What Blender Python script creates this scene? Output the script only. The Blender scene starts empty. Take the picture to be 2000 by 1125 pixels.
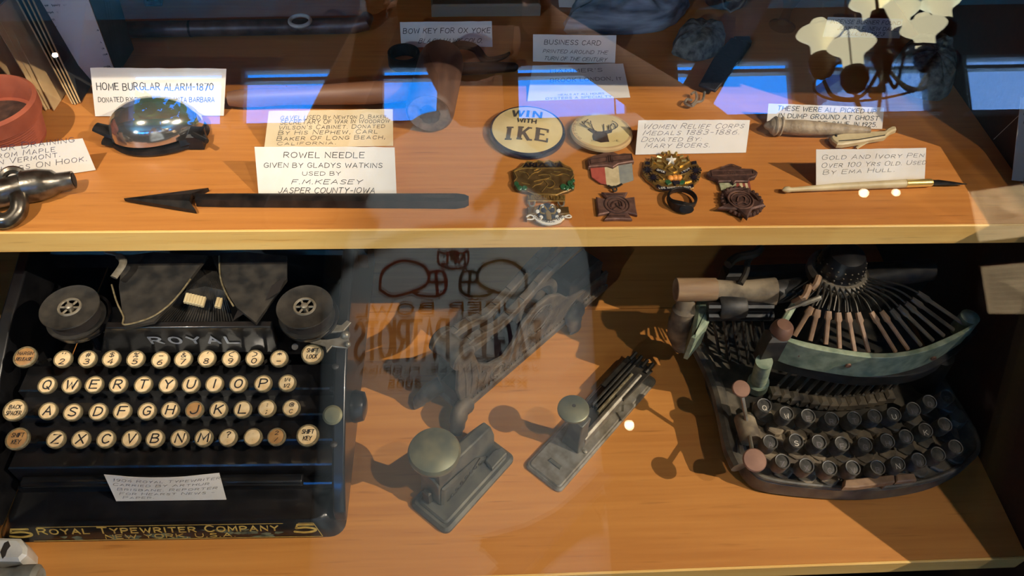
import bpy, bmesh, math, random
from mathutils import Vector, Matrix
random.seed(7)
PI = math.pi
SC = bpy.context.scene
COL = SC.collection
H = 1.45                      # camera height above the floor
S2, S1, S0 = H-.62, H-.42, H-.20   # tops of the lower, middle and upper shelf
F = 1500.0                    # focal length in pixels of the 2000 px wide frame

# ------------------------------------------------------------------ camera
def cam_axes(pitch, yaw, roll):
    p, w, r = [math.radians(a) for a in (pitch, yaw, roll)]
    f = Vector((math.sin(w)*math.cos(p), math.cos(w)*math.cos(p), -math.sin(p)))
    rt = Vector((math.cos(w), -math.sin(w), 0)); up = rt.cross(f)
    return f, rt*math.cos(r)+up*math.sin(r), up*math.cos(r)-rt*math.sin(r)
CF, CR, CU = cam_axes(50, 5.5, 3.5)
CAM = Vector((0, 0, H))
cd = bpy.data.cameras.new('camera'); co = bpy.data.objects.new('camera', cd); COL.objects.link(co)
cd.sensor_width = 36; cd.lens = 27; cd.clip_start = .004; cd.clip_end = 200
co.matrix_world = Matrix(((CR.x, CU.x, -CF.x, 0), (CR.y, CU.y, -CF.y, 0), (CR.z, CU.z, -CF.z, H), (0, 0, 0, 1)))
SC.camera = co
SC.view_settings.view_transform = 'Standard'; SC.view_settings.look = 'None'
SC.view_settings.exposure = 0; SC.view_settings.gamma = 1
SC.cycles.use_denoising = True
SC.cycles.max_bounces = 10; SC.cycles.transparent_max_bounces = 16; SC.cycles.sample_clamp_indirect = 25

# ------------------------------------------------------------------ sky
wd = bpy.data.worlds.new('sky'); SC.world = wd; wd.use_nodes = True
nt = wd.node_tree; bg = nt.nodes['Background']
tc = nt.nodes.new('ShaderNodeTexCoord'); sp = nt.nodes.new('ShaderNodeSeparateXYZ'); rp = nt.nodes.new('ShaderNodeValToRGB')
nt.links.new(tc.outputs['Generated'], sp.inputs[0]); nt.links.new(sp.outputs['Z'], rp.inputs[0]); nt.links.new(rp.outputs[0], bg.inputs[0])
rp.color_ramp.elements[0].position = 0; rp.color_ramp.elements[0].color = (.30, .55, .9, 1)
rp.color_ramp.elements[1].position = .3; rp.color_ramp.elements[1].color = (.003, .26, 1, 1)
lt0 = nt.nodes.new('ShaderNodeMath'); lt0.operation = 'LESS_THAN'; lt0.inputs[1].default_value = 0
ml0 = nt.nodes.new('ShaderNodeMath'); ml0.operation = 'MULTIPLY_ADD'; ml0.inputs[1].default_value = 14; ml0.inputs[2].default_value = 13.5   # extra glow below the horizon, added to light the ceiling
nt.links.new(sp.outputs['Z'], lt0.inputs[0]); nt.links.new(lt0.outputs[0], ml0.inputs[0]); nt.links.new(ml0.outputs[0], bg.inputs[1])

# ------------------------------------------------------------------ lamps
def spot(name, loc, target, power, deg, blend, color, radius):
    l = bpy.data.lights.new(name, 'SPOT'); l.energy = power; l.spot_size = math.radians(deg); l.spot_blend = blend
    l.color = color; l.shadow_soft_size = radius
    o = bpy.data.objects.new(name, l); COL.objects.link(o); o.location = loc
    o.rotation_euler = (Vector(target)-Vector(loc)).to_track_quat('-Z', 'Y').to_euler()
    return o
LR = Vector((2.35, -.62, H+1.6)); LL = Vector((-.80, -.50, H+1.6)); LV_FILL = Vector((.3, 1.22, H+1.2)); LN_FILL = Vector((1.8, -.25, H+1.6))
spot('spot_lamp', LR, (.16, .38, S2+.05), 440, 20, .55, (1, .86, .68), .012)
spot('spot_lamp', LL, (-.30, .50, S1), 215, 12.5, .5, (1, .88, .70), .012)
spot('spot_lamp', LV_FILL, (-.02, -.3, H-.58), 290, 58, .9, (.84, .97, 1), .03)  # added unseen fill lamp, brightens the shirt for its reflection
LC_FILL = Vector((-1.65, -2.2, H+.98)); spot('spot_lamp', LC_FILL, (.12, .68, S1+.02), 85, 13, .7, (.62, .82, 1), .008)  # added cool fill lamp, brightens the cards at the shelf back
LM = Vector((1.0, -.48, H+1.5)); spot('spot_lamp', LM, (.10, .40, S2+.1), 62, 24, .4, (1, .88, .72), .02)
UPL_FILL = [Vector((-1.9, -2.9, H+.75)), Vector((2.6, -2.9, H+.75))]  # added fill lamps, brighten the ceiling where the glass mirrors it
for u_ in UPL_FILL: spot('spot_lamp', u_, u_+Vector((0, -.25, 1)), 260, 150, .8, (.55, .86, 1), .04)

# ------------------------------------------------------------------ placing helpers
def ray(px, py): return CF + CR*((px-1000)/F) + CU*((562.5-py)/F)
def P(px, py, z):                     # the point of the horizontal plane at height z seen at (px, py)
    v = ray(px, py); return CAM + v*((z-H)/v.z)
AL = math.radians(29.5)               # lean of the glass front
GN = Vector((0, -math.cos(AL), math.sin(AL))); GP = Vector((0, .205, S2))
def gy(z): return .205+(z-S2)*math.tan(AL)      # y of the glass at height z
def RF(px, py, y):                    # the point at depth y whose mirror image in the glass is at (px, py)
    v = ray(px, py); t = (GP-CAM).dot(GN)/v.dot(GN); g = CAM+v*t; r = v-GN*(2*v.dot(GN))
    return g+r*((y-g.y)/r.y)
def crop(x0, y0, s): return lambda *a: [(x0+a[i]/s, y0+a[i+1]/s) for i in range(0, len(a), 2)]

# ------------------------------------------------------------------ materials
def lin(r, g, b):
    f = lambda c: (c/255)/12.92 if c <= 10 else (((c/255)+.055)/1.055)**2.4
    return (f(r), f(g), f(b), 1)
def mat(name, c, rough=.5, metal=0, c2=None, scale=40, bump=0, spec=.5, stretch=(1, 1, 1), emit=0, alpha=1, trans=0, detail=4, lo=.35, hi=.65, coat=0):
    m = bpy.data.materials.new(name); m.use_nodes = True; n = m.node_tree; b = n.nodes['Principled BSDF']
    b.inputs['Base Color'].default_value = c; b.inputs['Roughness'].default_value = rough; b.inputs['Metallic'].default_value = metal
    b.inputs['Specular IOR Level'].default_value = spec; b.inputs['Coat Weight'].default_value = coat
    if alpha < 1: b.inputs['Alpha'].default_value = alpha
    if trans: b.inputs['Transmission Weight'].default_value = trans
    if emit: b.inputs['Emission Color'].default_value = c; b.inputs['Emission Strength'].default_value = emit
    if c2 or bump:
        t = n.nodes.new('ShaderNodeTexCoord'); mp = n.nodes.new('ShaderNodeMapping'); mp.inputs['Scale'].default_value = stretch
        no = n.nodes.new('ShaderNodeTexNoise'); no.inputs['Scale'].default_value = scale; no.inputs['Detail'].default_value = detail
        n.links.new(t.outputs['Object'], mp.inputs[0]); n.links.new(mp.outputs[0], no.inputs['Vector'])
        if c2:
            r = n.nodes.new('ShaderNodeValToRGB'); r.color_ramp.elements[0].color = c; r.color_ramp.elements[1].color = c2
            r.color_ramp.elements[0].position = lo; r.color_ramp.elements[1].position = hi
            n.links.new(no.outputs[0], r.inputs[0]); n.links.new(r.outputs[0], b.inputs['Base Color'])
            if emit: n.links.new(r.outputs[0], b.inputs['Emission Color'])
        if bump:
            bp = n.nodes.new('ShaderNodeBump'); bp.inputs['Strength'].default_value = bump; bp.inputs['Distance'].default_value = .002
            n.links.new(no.outputs[0], bp.inputs['Height']); n.links.new(bp.outputs[0], b.inputs['Normal'])
    return m
def wood(name, ca, cb, cc, rough=.42, sx=1.2, fine=1.0, coat=0.0):
    m = bpy.data.materials.new(name); m.use_nodes = True; n = m.node_tree; b = n.nodes['Principled BSDF']; L = n.links.new
    t = n.nodes.new('ShaderNodeTexCoord')
    def noise(scale, st, det=5, dist=0):
        mp = n.nodes.new('ShaderNodeMapping'); mp.inputs['Scale'].default_value = st
        no = n.nodes.new('ShaderNodeTexNoise'); no.inputs['Scale'].default_value = scale; no.inputs['Detail'].default_value = det; no.inputs['Distortion'].default_value = dist
        L(t.outputs['Object'], mp.inputs[0]); L(mp.outputs[0], no.inputs['Vector']); return no
    a = noise(6, (sx*.35, 3, 3), 4, .4); f = noise(30*fine, (sx*.22, 7, 7), 5, .2); s = noise(60*fine, (sx*.3, 6, 6), 2)
    r1 = n.nodes.new('ShaderNodeValToRGB'); r1.color_ramp.elements[0].color = ca; r1.color_ramp.elements[1].color = cb
    r1.color_ramp.elements[0].position = .3; r1.color_ramp.elements[1].position = .7
    mx = n.nodes.new('ShaderNodeMix'); mx.data_type = 'FLOAT'; mx.inputs[0].default_value = .55
    L(a.outputs[0], mx.inputs[2]); L(f.outputs[0], mx.inputs[3]); L(mx.outputs[0], r1.inputs[0])
    r2 = n.nodes.new('ShaderNodeValToRGB'); r2.color_ramp.elements[0].position = .62; r2.color_ramp.elements[1].position = .78
    r2.color_ramp.elements[0].color = (0, 0, 0, 1); r2.color_ramp.elements[1].color = (.55, .55, .55, 1); L(s.outputs[0], r2.inputs[0])
    m2 = n.nodes.new('ShaderNodeMix'); m2.data_type = 'RGBA'; L(r2.outputs[0], m2.inputs[0]); L(r1.outputs[0], m2.inputs[6]); m2.inputs[7].default_value = cc
    L(m2.outputs[2], b.inputs['Base Color']); b.inputs['Roughness'].default_value = rough; b.inputs['Coat Weight'].default_value = coat
    bp = n.nodes.new('ShaderNodeBump'); bp.inputs['Strength'].default_value = .15; bp.inputs['Distance'].default_value = .001
    L(f.outputs[0], bp.inputs['Height']); L(bp.outputs[0], b.inputs['Normal'])
    return m
def glassmat(name, r0=.045, tint=(1, 1, 1, 1), rough=0.0, gain=1.0):   # thin pane: clear with a Fresnel mirror on each face
    m = bpy.data.materials.new(name); m.use_nodes = True; n = m.node_tree; L = n.links.new
    for x in list(n.nodes): n.nodes.remove(x)
    out = n.nodes.new('ShaderNodeOutputMaterial'); tr = n.nodes.new('ShaderNodeBsdfTransparent'); gl = n.nodes.new('ShaderNodeBsdfGlossy')
    tr.inputs[0].default_value = tint; gl.inputs['Roughness'].default_value = rough
    g = n.nodes.new('ShaderNodeNewGeometry'); d = n.nodes.new('ShaderNodeVectorMath'); d.operation = 'DOT_PRODUCT'
    L(g.outputs['Normal'], d.inputs[0]); L(g.outputs['Incoming'], d.inputs[1])
    def mth(op, a, bv):
        x = n.nodes.new('ShaderNodeMath'); x.operation = op; x.use_clamp = op == 'SUBTRACT'
        for i, q in enumerate((a, bv)):
            if q is None: continue
            if isinstance(q, (int, float)): x.inputs[i].default_value = q
            else: L(q, x.inputs[i])
        return x.outputs[0]
    c = mth('ABSOLUTE', d.outputs['Value'], None); k = mth('SUBTRACT', 1.0, c); k = mth('POWER', k, 5.0)
    k = mth('MULTIPLY', k, 1-r0); k = mth('ADD', k, r0)
    mx = n.nodes.new('ShaderNodeMixShader'); L(k, mx.inputs[0]); L(tr.outputs[0], mx.inputs[1]); L(gl.outputs[0], mx.inputs[2]); L(mx.outputs[0], out.inputs[0])
    return m
M = {}
M['wood'] = wood('honey_wood', lin(172, 106, 49), lin(200, 134, 66), lin(128, 74, 31))
M['wood2'] = wood('lower_honey_wood', lin(178, 114, 52), lin(206, 142, 71), lin(134, 80, 34), fine=.7)
M['edge'] = wood('pine_edge', lin(226, 174, 92), lin(240, 200, 122), lin(180, 122, 56))
M['olivewood'] = wood('olive_stained_wood', lin(96, 76, 18), lin(122, 98, 30), lin(70, 52, 14))
M['darkwood'] = wood('dark_case_wood', lin(52, 30, 20), lin(70, 40, 26), lin(30, 18, 12), rough=.55)
M['card'] = mat('white_card', lin(222, 216, 206), .8, c2=lin(206, 198, 184), scale=25, lo=.45, hi=.8)
M['cream'] = mat('yellowed_card', lin(206, 188, 152), .8, c2=lin(188, 166, 126), scale=30, lo=.4, hi=.8)
M['ink'] = mat('black_ink', lin(22, 20, 24), .6)
M['bink'] = mat('violet_ink', lin(52, 44, 74), .7)
M['pencil'] = mat('faded_ink', lin(118, 112, 116), .8)
M['letterchrome'] = mat('bright_letter_metal', lin(196, 200, 206), .3, .5)
M['enamel'] = mat('black_enamel', lin(14, 14, 16), .28, c2=lin(26, 25, 26), scale=60, coat=.3)
M['dull'] = mat('dusty_black_iron', lin(24, 24, 24), .55, c2=lin(54, 50, 45), scale=90)
M['nickel'] = mat('worn_nickel', lin(156, 150, 136), .4, .55, c2=lin(122, 114, 98), scale=120)
M['brassring'] = mat('tarnished_nickel_ring', lin(150, 138, 108), .38, .4, c2=lin(112, 100, 74), scale=300)
M['chrome'] = mat('polished_chrome', lin(205, 200, 195), .12, .92)
M['keyface'] = mat('cream_key_paper', lin(226, 202, 158), .35, c2=lin(206, 172, 122), scale=120, coat=.5)
M['keybrown'] = mat('stained_key_paper', lin(176, 134, 84), .4, c2=lin(150, 108, 62), scale=120, coat=.4)
M['keyblack'] = mat('black_key_top', lin(54, 53, 50), .5, c2=lin(92, 88, 80), scale=160)
M['white'] = mat('white_paint', lin(216, 208, 190), .6)
M['gold'] = mat('gold_transfer', lin(214, 188, 100), .45, .3, c2=lin(180, 150, 80), scale=150)
M['wear'] = mat('worn_paint', lin(110, 116, 92), .5, c2=lin(80, 88, 74), scale=90)
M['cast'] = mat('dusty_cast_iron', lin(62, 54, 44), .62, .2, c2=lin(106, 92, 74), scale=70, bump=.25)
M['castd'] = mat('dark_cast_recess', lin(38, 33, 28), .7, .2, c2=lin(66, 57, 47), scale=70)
M['steel'] = mat('grey_stapler_steel', lin(74, 74, 68), .48, .5, c2=lin(110, 107, 94), scale=60)
M['steeld'] = mat('dark_steel', lin(44, 42, 38), .5, .5, c2=lin(72, 66, 56), scale=70)
M['bronzek'] = mat('knob_bronze', lin(96, 100, 84), .42, .45, c2=lin(136, 132, 100), scale=50)
M['copper'] = mat('copper_disc', lin(140, 106, 88), .5, .45, c2=lin(118, 86, 72), scale=60)
M['rustgrey'] = mat('dusty_corroded_iron', lin(84, 74, 62), .75, c2=lin(150, 134, 108), scale=55, bump=.2)
M['bark'] = mat('blackened_machine_iron', lin(52, 51, 48), .5, c2=lin(104, 96, 82), scale=60)
M['verd'] = mat('verdigris_nickel', lin(116, 134, 112), .55, .1, c2=lin(160, 170, 142), scale=110)
M['tan'] = mat('dusty_brass_arm', lin(120, 92, 68), .6, c2=lin(146, 116, 88), scale=120)
M['tanwood'] = mat('wooden_roller', lin(166, 138, 104), .6, c2=lin(140, 110, 80), scale=60, stretch=(.3, 3, 3))
M['bluerim'] = mat('navy_pin_rim', lin(20, 26, 48), .25, coat=.6)
M['pinface'] = mat('cream_pin_face', lin(226, 208, 152), .35, c2=lin(210, 188, 130), scale=40, coat=.5)
M['slate'] = mat('grey_print', lin(74, 72, 68), .6)
M['bronze'] = mat('mauve_bronze', lin(98, 70, 60), .55, .45, c2=lin(126, 92, 78), scale=220, bump=.3)
M['bronzed'] = mat('dark_bronze', lin(66, 46, 40), .55, .45, c2=lin(96, 68, 58), scale=220, bump=.3)
M['goldm'] = mat('antique_gold', lin(150, 116, 60), .35, .8, c2=lin(196, 160, 92), scale=260, bump=.25)
M['golds'] = mat('bright_gold', lin(222, 190, 112), .3, .8)
M['plaque'] = mat('olive_bronze_plaque', lin(92, 72, 42), .45, .6, c2=lin(128, 102, 62), scale=200, bump=.3)
M['green'] = mat('green_enamel', lin(44, 92, 58), .3, coat=.6)
M['navy'] = mat('navy_enamel', lin(24, 24, 36), .35, coat=.4)
M['orange'] = mat('orange_enamel', lin(232, 150, 62), .4)
M['offwhite'] = mat('white_enamel', lin(228, 222, 206), .35, coat=.4)
M['red'] = mat('faded_red_ribbon', lin(182, 84, 66), .85, c2=lin(160, 66, 52), scale=200)
M['creamrib'] = mat('cream_ribbon', lin(208, 190, 148), .85, c2=lin(188, 168, 126), scale=200)
M['greyrib'] = mat('grey_ribbon', lin(146, 146, 134), .85, c2=lin(128, 130, 124), scale=200)
M['darkred'] = mat('red_stripe', lin(136, 62, 48), .85)
M['sage'] = mat('sage_ribbon', lin(170, 166, 132), .85, c2=lin(138, 142, 104), scale=260)
M['terra'] = mat('terracotta', lin(176, 92, 62), .8, c2=lin(156, 78, 52), scale=60)
M['soil'] = mat('dark_soil', lin(58, 38, 28), .95, c2=lin(84, 56, 42), scale=150, bump=.5)
M['pewter'] = mat('polished_pewter', lin(140, 134, 124), .28, .9, c2=lin(92, 84, 74), scale=90, bump=.2)
M['mallet'] = mat('brown_mallet_wood', lin(70, 48, 38), .6, c2=lin(104, 74, 58), scale=60, stretch=(1, .25, 1), bump=.15)
M['malletend'] = mat('worn_end_grain', lin(88, 72, 62), .75, c2=lin(132, 112, 96), scale=120, bump=.4)
M['malletdark'] = mat('dark_end_stain', lin(40, 30, 26), .6, c2=lin(70, 54, 46), scale=200, bump=.4)
M['handle'] = mat('turned_handle_wood', lin(100, 66, 46), .5, c2=lin(130, 90, 64), scale=30, stretch=(.2, 2, 2))
M['iron'] = mat('black_forged_iron', lin(22, 21, 21), .42, .5, c2=lin(48, 42, 38), scale=120, bump=.2)
M['rod'] = mat('rusty_steel_rod', lin(122, 104, 96), .4, .6, c2=lin(74, 56, 50), scale=50)
M['ivory'] = mat('aged_ivory', lin(206, 190, 150), .5, c2=lin(180, 160, 118), scale=60, bump=.15)
M['ivoryg'] = mat('carved_grey_ivory', lin(176, 158, 130), .6, c2=lin(140, 122, 98), scale=160, bump=.6)
M['rock'] = mat('grey_schist', lin(66, 72, 82), .5, c2=lin(160, 168, 174), scale=34, stretch=(.5, 1.5, 3.2), bump=.8)
M['rockd'] = mat('dark_grey_stone', lin(64, 66, 62), .8, c2=lin(124, 124, 114), scale=160, bump=.6)
M['acrylic'] = glassmat('clear_acrylic', .06, (.86, .84, .80, 1))
M['frost'] = mat('acrylic_base', lin(150, 138, 118), .3, alpha=.75)
M['leather'] = mat('black_leather', lin(24, 22, 24), .5, c2=lin(40, 36, 36), scale=200, bump=.3)
M['tancard'] = mat('tan_card', lin(206, 176, 128), .85, c2=lin(186, 152, 104), scale=50)
M['darkcard'] = mat('charcoal_photo_card', lin(46, 46, 48), .6, c2=lin(62, 60, 60), scale=40)
M['porc'] = mat('white_porcelain', lin(206, 204, 196), .3, c2=lin(176, 174, 166), scale=60, coat=.4)
M['porcd'] = mat('dusty_porcelain', lin(136, 134, 124), .6, c2=lin(108, 104, 94), scale=90)
M['ribbonk'] = mat('inked_ribbon', lin(34, 28, 26), .8)
M['glass'] = glassmat('case_glass', .046)
M['wglass'] = glassmat('window_glass', .04)
M['wall'] = mat('grey_plank_wall', lin(58, 68, 70), .8, c2=lin(46, 54, 56), scale=6, stretch=(8, 8, .4))
M['ceil'] = mat('daylight_tinted_ceiling', lin(44, 132, 168), .8, c2=lin(38, 118, 150), scale=8)  # teal tint of daylight put into the ceiling colour
M['floor'] = wood('floor_boards', lin(84, 54, 36), lin(104, 70, 46), lin(50, 30, 20))
M['frame'] = mat('grey_window_frame', lin(104, 112, 118), .6)
M['brace'] = mat('blue_grey_timber', lin(84, 92, 108), .8, c2=lin(64, 72, 88), scale=10, stretch=(1, 1, .2))
M['opal'] = mat('lit_opal_glass', lin(248, 238, 196), .4, emit=7)
M['bulb'] = mat('lit_bulb', lin(255, 236, 200), .4, emit=22)
M['lampmetal'] = mat('dark_lamp_metal', lin(34, 32, 34), .4, .6)
M['lampwire'] = mat('pale_lamp_arm', lin(210, 212, 206), .5, .1)
M['skin'] = mat('skin', lin(196, 146, 120), .55, c2=lin(184, 130, 104), scale=30)
M['shirt'] = mat('pale_grey_cotton', lin(216, 216, 214), .9, c2=lin(206, 206, 204), scale=300)
M['jeans'] = mat('blue_denim', lin(56, 66, 90), .9, c2=lin(44, 54, 76), scale=300)
M['hair'] = mat('dark_brown_hair', lin(42, 30, 24), .7, c2=lin(60, 44, 34), scale=150, stretch=(1, 1, .2))
M['pprint'] = mat('plum_shirt_print', lin(62, 26, 44), .9)
M['oprint'] = mat('orange_shirt_print', lin(150, 84, 20), .9)
M['rprint'] = mat('maroon_shirt_print', lin(120, 30, 34), .9)
M['kprint'] = mat('black_shirt_print', lin(44, 38, 34), .9)
M['phone'] = mat('black_phone', lin(16, 16, 18), .3)
M['shoe'] = mat('dark_shoe', lin(36, 32, 30), .6)
M['leaf'] = mat('green_leaf', lin(96, 140, 56), .6, c2=lin(140, 168, 70), scale=3)
M['barkw'] = mat('tree_bark', lin(80, 64, 48), .9)
M['siding'] = mat('pale_siding', lin(176, 176, 186), .8)
M['poster'] = mat('tan_notice_paper', lin(222, 206, 176), .8)

# ------------------------------------------------------------------ mesh helpers
class MB:
    def __init__(s): s.v = []; s.f = []
    def add(s, vs, fs, T=None):
        o = len(s.v); s.v += [(T @ Vector(p)) if T else Vector(p) for p in vs]; s.f += [tuple(i+o for i in f) for f in fs]; return s
    def loops(s, rings, T=None, cap0=True, cap1=True, closed=True):
        n = len(rings[0]); vs = [p for r in rings for p in r]; fs = []
        for i in range(len(rings)-1):
            for j in range(n if closed else n-1):
                k = (j+1) % n; fs.append((i*n+j, i*n+k, (i+1)*n+k, (i+1)*n+j))
        if cap0: fs.append(tuple(range(n-1, -1, -1)))
        if cap1: fs.append(tuple((len(rings)-1)*n+j for j in range(n)))
        return s.add(vs, fs, T)
    def prism(s, out, z0, z1, T=None, ch=0):
        if sum(out[i][0]*out[(i+1) % len(out)][1]-out[(i+1) % len(out)][0]*out[i][1] for i in range(len(out))) < 0: out = out[::-1]
        R = [[(x, y, z0) for x, y in out]]
        if ch:
            ins = inset(out, ch); R += [[(x, y, z1-ch) for x, y in out], [(x, y, z1) for x, y in ins]]
        else: R.append([(x, y, z1) for x, y in out])
        return s.loops(R, T)
    def box(s, c, d, T=None, ch=0):
        x, y, z = c; a, b, h = d[0]/2, d[1]/2, d[2]/2
        return s.prism([(x-a, y-b), (x+a, y-b), (x+a, y+b), (x-a, y+b)], z-h, z+h, T, ch)
    def lathe(s, prof, n=32, T=None, cap=True, sx=1, sy=1):
        return s.loops([[(r*math.cos(2*PI*j/n)*sx, r*math.sin(2*PI*j/n)*sy, z) for j in range(n)] for r, z in prof], T, cap, cap)
    def tube(s, pts, r, n=8, T=None, flat=1.0, closed=False):
        pts = [Vector(p) for p in pts]; R = []; m = len(pts); rs = r if isinstance(r, (list, tuple)) else [r]*m
        prev = None
        for i, p in enumerate(pts):
            a = pts[(i-1) % m] if (closed or i > 0) else p; b = pts[(i+1) % m] if (closed or i < m-1) else p
            t = (b-a).normalized()
            if prev is None:
                u = t.cross(Vector((0, 0, 1)))
                if u.length < 1e-3: u = t.cross(Vector((1, 0, 0)))
                u.normalize()
            else: u = (prev-t*prev.dot(t)).normalized()
            prev = u; w = t.cross(u)
            R.append([p+(u*math.cos(2*PI*j/n)+w*math.sin(2*PI*j/n)*flat)*rs[i] for j in range(n)])
        if closed: R.append(R[0]); return s.loops(R, T, False, False)
        return s.loops(R, T)
    def ball(s, c, r, n=16, T=None, sc=(1, 1, 1), jit=0):
        rings = []
        for i in range(n//2+1):
            a = -PI/2+PI*i/(n//2); k = max(math.cos(a), .02)
            rings.append([(c[0]+r*sc[0]*k*math.cos(2*PI*j/n)*(1+random.uniform(-jit, jit)), c[1]+r*sc[1]*k*math.sin(2*PI*j/n)*(1+random.uniform(-jit, jit)), c[2]+r*sc[2]*math.sin(a)*(1+random.uniform(-jit, jit))) for j in range(n)])
        return s.loops(rings, T)
    def torus(s, c, R, r, n=32, m=10, T=None, sx=1, sy=1):
        pts = [(c[0]+R*sx*math.cos(2*PI*i/n), c[1]+R*sy*math.sin(2*PI*i/n), c[2]) for i in range(n)]
        return s.tube(pts, r, m, T, closed=True)
    def ribbon(s, pts, w, T=None, z=0, th=0):       # flat pen stroke in the xy plane
        pts = [Vector((p[0], p[1])) for p in pts]; L, Rr = [], []
        for i, p in enumerate(pts):
            a = pts[max(i-1, 0)]; b = pts[min(i+1, len(pts)-1)]; t = b-a
            if t.length < 1e-9: t = Vector((1, 0))
            t.normalize(); nrm = Vector((-t.y, t.x)); k = 1.0
            if 0 < i < len(pts)-1:
                d = (p-a); 
                if d.length > 1e-9: k = 1/max(.5, abs(nrm.dot(Vector((-d.y, d.x)).normalized())))
            e = t*(w*.3) if i in (0, len(pts)-1) else Vector((0, 0)); e = -e if i == 0 else e
            L.append(p+nrm*(w/2*k)+e); Rr.append(p-nrm*(w/2*k)+e)
        n = len(pts)
        if th:
            rings = [[(L[i].x, L[i].y, z), (Rr[i].x, Rr[i].y, z), (Rr[i].x, Rr[i].y, z+th), (L[i].x, L[i].y, z+th)] for i in range(n)]
            return s.loops(rings, T)
        vs = [(q.x, q.y, z) for q in L]+[(q.x, q.y, z) for q in Rr]
        return s.add(vs, [(n+i, n+i+1, i+1, i) for i in range(n-1)], T)
    # outlines given as picture points, laid on the horizontal plane at height z
    def pprism(s, px, z1, z0, ch=0): return s.prism([tuple(P(x, y, z1).xy) for x, y in px], z0, z1, None, ch)
    def pstroke(s, px, w, z, th=0, smooth=False):
        q = [tuple(P(x, y, z).xy) for x, y in px]
        return s.ribbon(cat(q) if smooth else q, w, None, z, th)
    def build(s, name, m, parent=None, world=False, smooth=35, bev=0):
        me = bpy.data.meshes.new(name); T = Matrix()
        if world and parent is not None: T = wm(parent).inverted()
        me.from_pydata([tuple(T @ v) for v in s.v], [], s.f); me.update()
        b = bmesh.new(); b.from_mesh(me); bmesh.ops.recalc_face_normals(b, faces=b.faces); b.to_mesh(me); b.free()
        for p in me.polygons: p.use_smooth = True
        me.set_sharp_from_angle(angle=math.radians(smooth))
        if m: me.materials.append(m)
        o = bpy.data.objects.new(name, me); COL.objects.link(o)
        if parent is not None: o.parent = parent; WMAT[o.name] = wm(parent)
        if bev:
            md = o.modifiers.new('bevel', 'BEVEL'); md.width = bev; md.segments = 2; md.limit_method = 'ANGLE'
        return o
def inset(o, d):
    n = len(o); r = []
    for i in range(n):
        p = Vector(o[i]); a = p-Vector(o[i-1]); b = Vector(o[(i+1) % n])-p
        if a.length < 1e-9 or b.length < 1e-9: r.append(tuple(p)); continue
        a.normalize(); b.normalize(); na = Vector((-a.y, a.x)); nb = Vector((-b.y, b.x)); m = na+nb
        if m.length < 1e-6: r.append(tuple(p)); continue
        m.normalize(); r.append(tuple(p+m*(d/max(.45, m.dot(na)))))
    return r
def cat(p, k=6):
    p = [Vector(q) for q in p]; out = []
    for i in range(len(p)-1):
        a, b, c, d = p[max(i-1, 0)], p[i], p[i+1], p[min(i+2, len(p)-1)]
        for j in range(k):
            t = j/k; out.append(tuple(.5*((2*b)+(c-a)*t+(2*a-5*b+4*c-d)*t*t+(3*b-a-3*c+d)*t**3)))
    return out+[tuple(p[-1])]
def rrect(x0, y0, x1, y1, r, k=5):
    o = []
    for cx, cy, a in ((x1-r, y1-r, 0), (x0+r, y1-r, 90), (x0+r, y0+r, 180), (x1-r, y0+r, 270)):
        for i in range(k+1): t = math.radians(a+90*i/k); o.append((cx+r*math.cos(t), cy+r*math.sin(t)))
    return o
def circ(cx, cy, r, n=28, ry=None): return [(cx+r*math.cos(2*PI*i/n), cy+(ry or r)*math.sin(2*PI*i/n)) for i in range(n)]
WMAT = {}
def wm(o): return WMAT.get(o.name, Matrix())
def thing(name, label, category, loc=(0, 0, 0), rot=None, group=None):
    o = bpy.data.objects.new(name, None); COL.objects.link(o); o.empty_display_size = .02
    T = Matrix.Translation(loc)
    if rot is not None: T = T @ (rot.to_4x4() if isinstance(rot, Matrix) else Matrix.Rotation(rot, 4, 'Z'))
    o.matrix_world = T; WMAT[o.name] = T; o['label'] = label; o['category'] = category
    if group: o['group'] = group
    return o
def tag(o, label=None, category=None, group=None, kind=None):
    if label: o['label'] = label
    if category: o['category'] = category
    if group: o['group'] = group
    if kind: o['kind'] = kind
    return o
def structure(o): o['kind'] = 'structure'; return o
def axes(o, x, z=(0, 0, 1)):           # frame at o with x along x, z near z
    x = Vector(x).normalized(); z = Vector(z); y = z.cross(x).normalized(); z = x.cross(y)
    return Matrix(((x.x, y.x, z.x, o[0]), (x.y, y.y, z.y, o[1]), (x.z, y.z, z.z, o[2]), (0, 0, 0, 1)))
def frame(pa, pb, z):                  # frame on the shelf at picture point pa, x towards pb
    a, b = P(*pa, z), P(*pb, z); return a, math.atan2(b.y-a.y, b.x-a.x), (b-a).length
def part_label(o, s): o['label'] = s; return o

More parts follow.
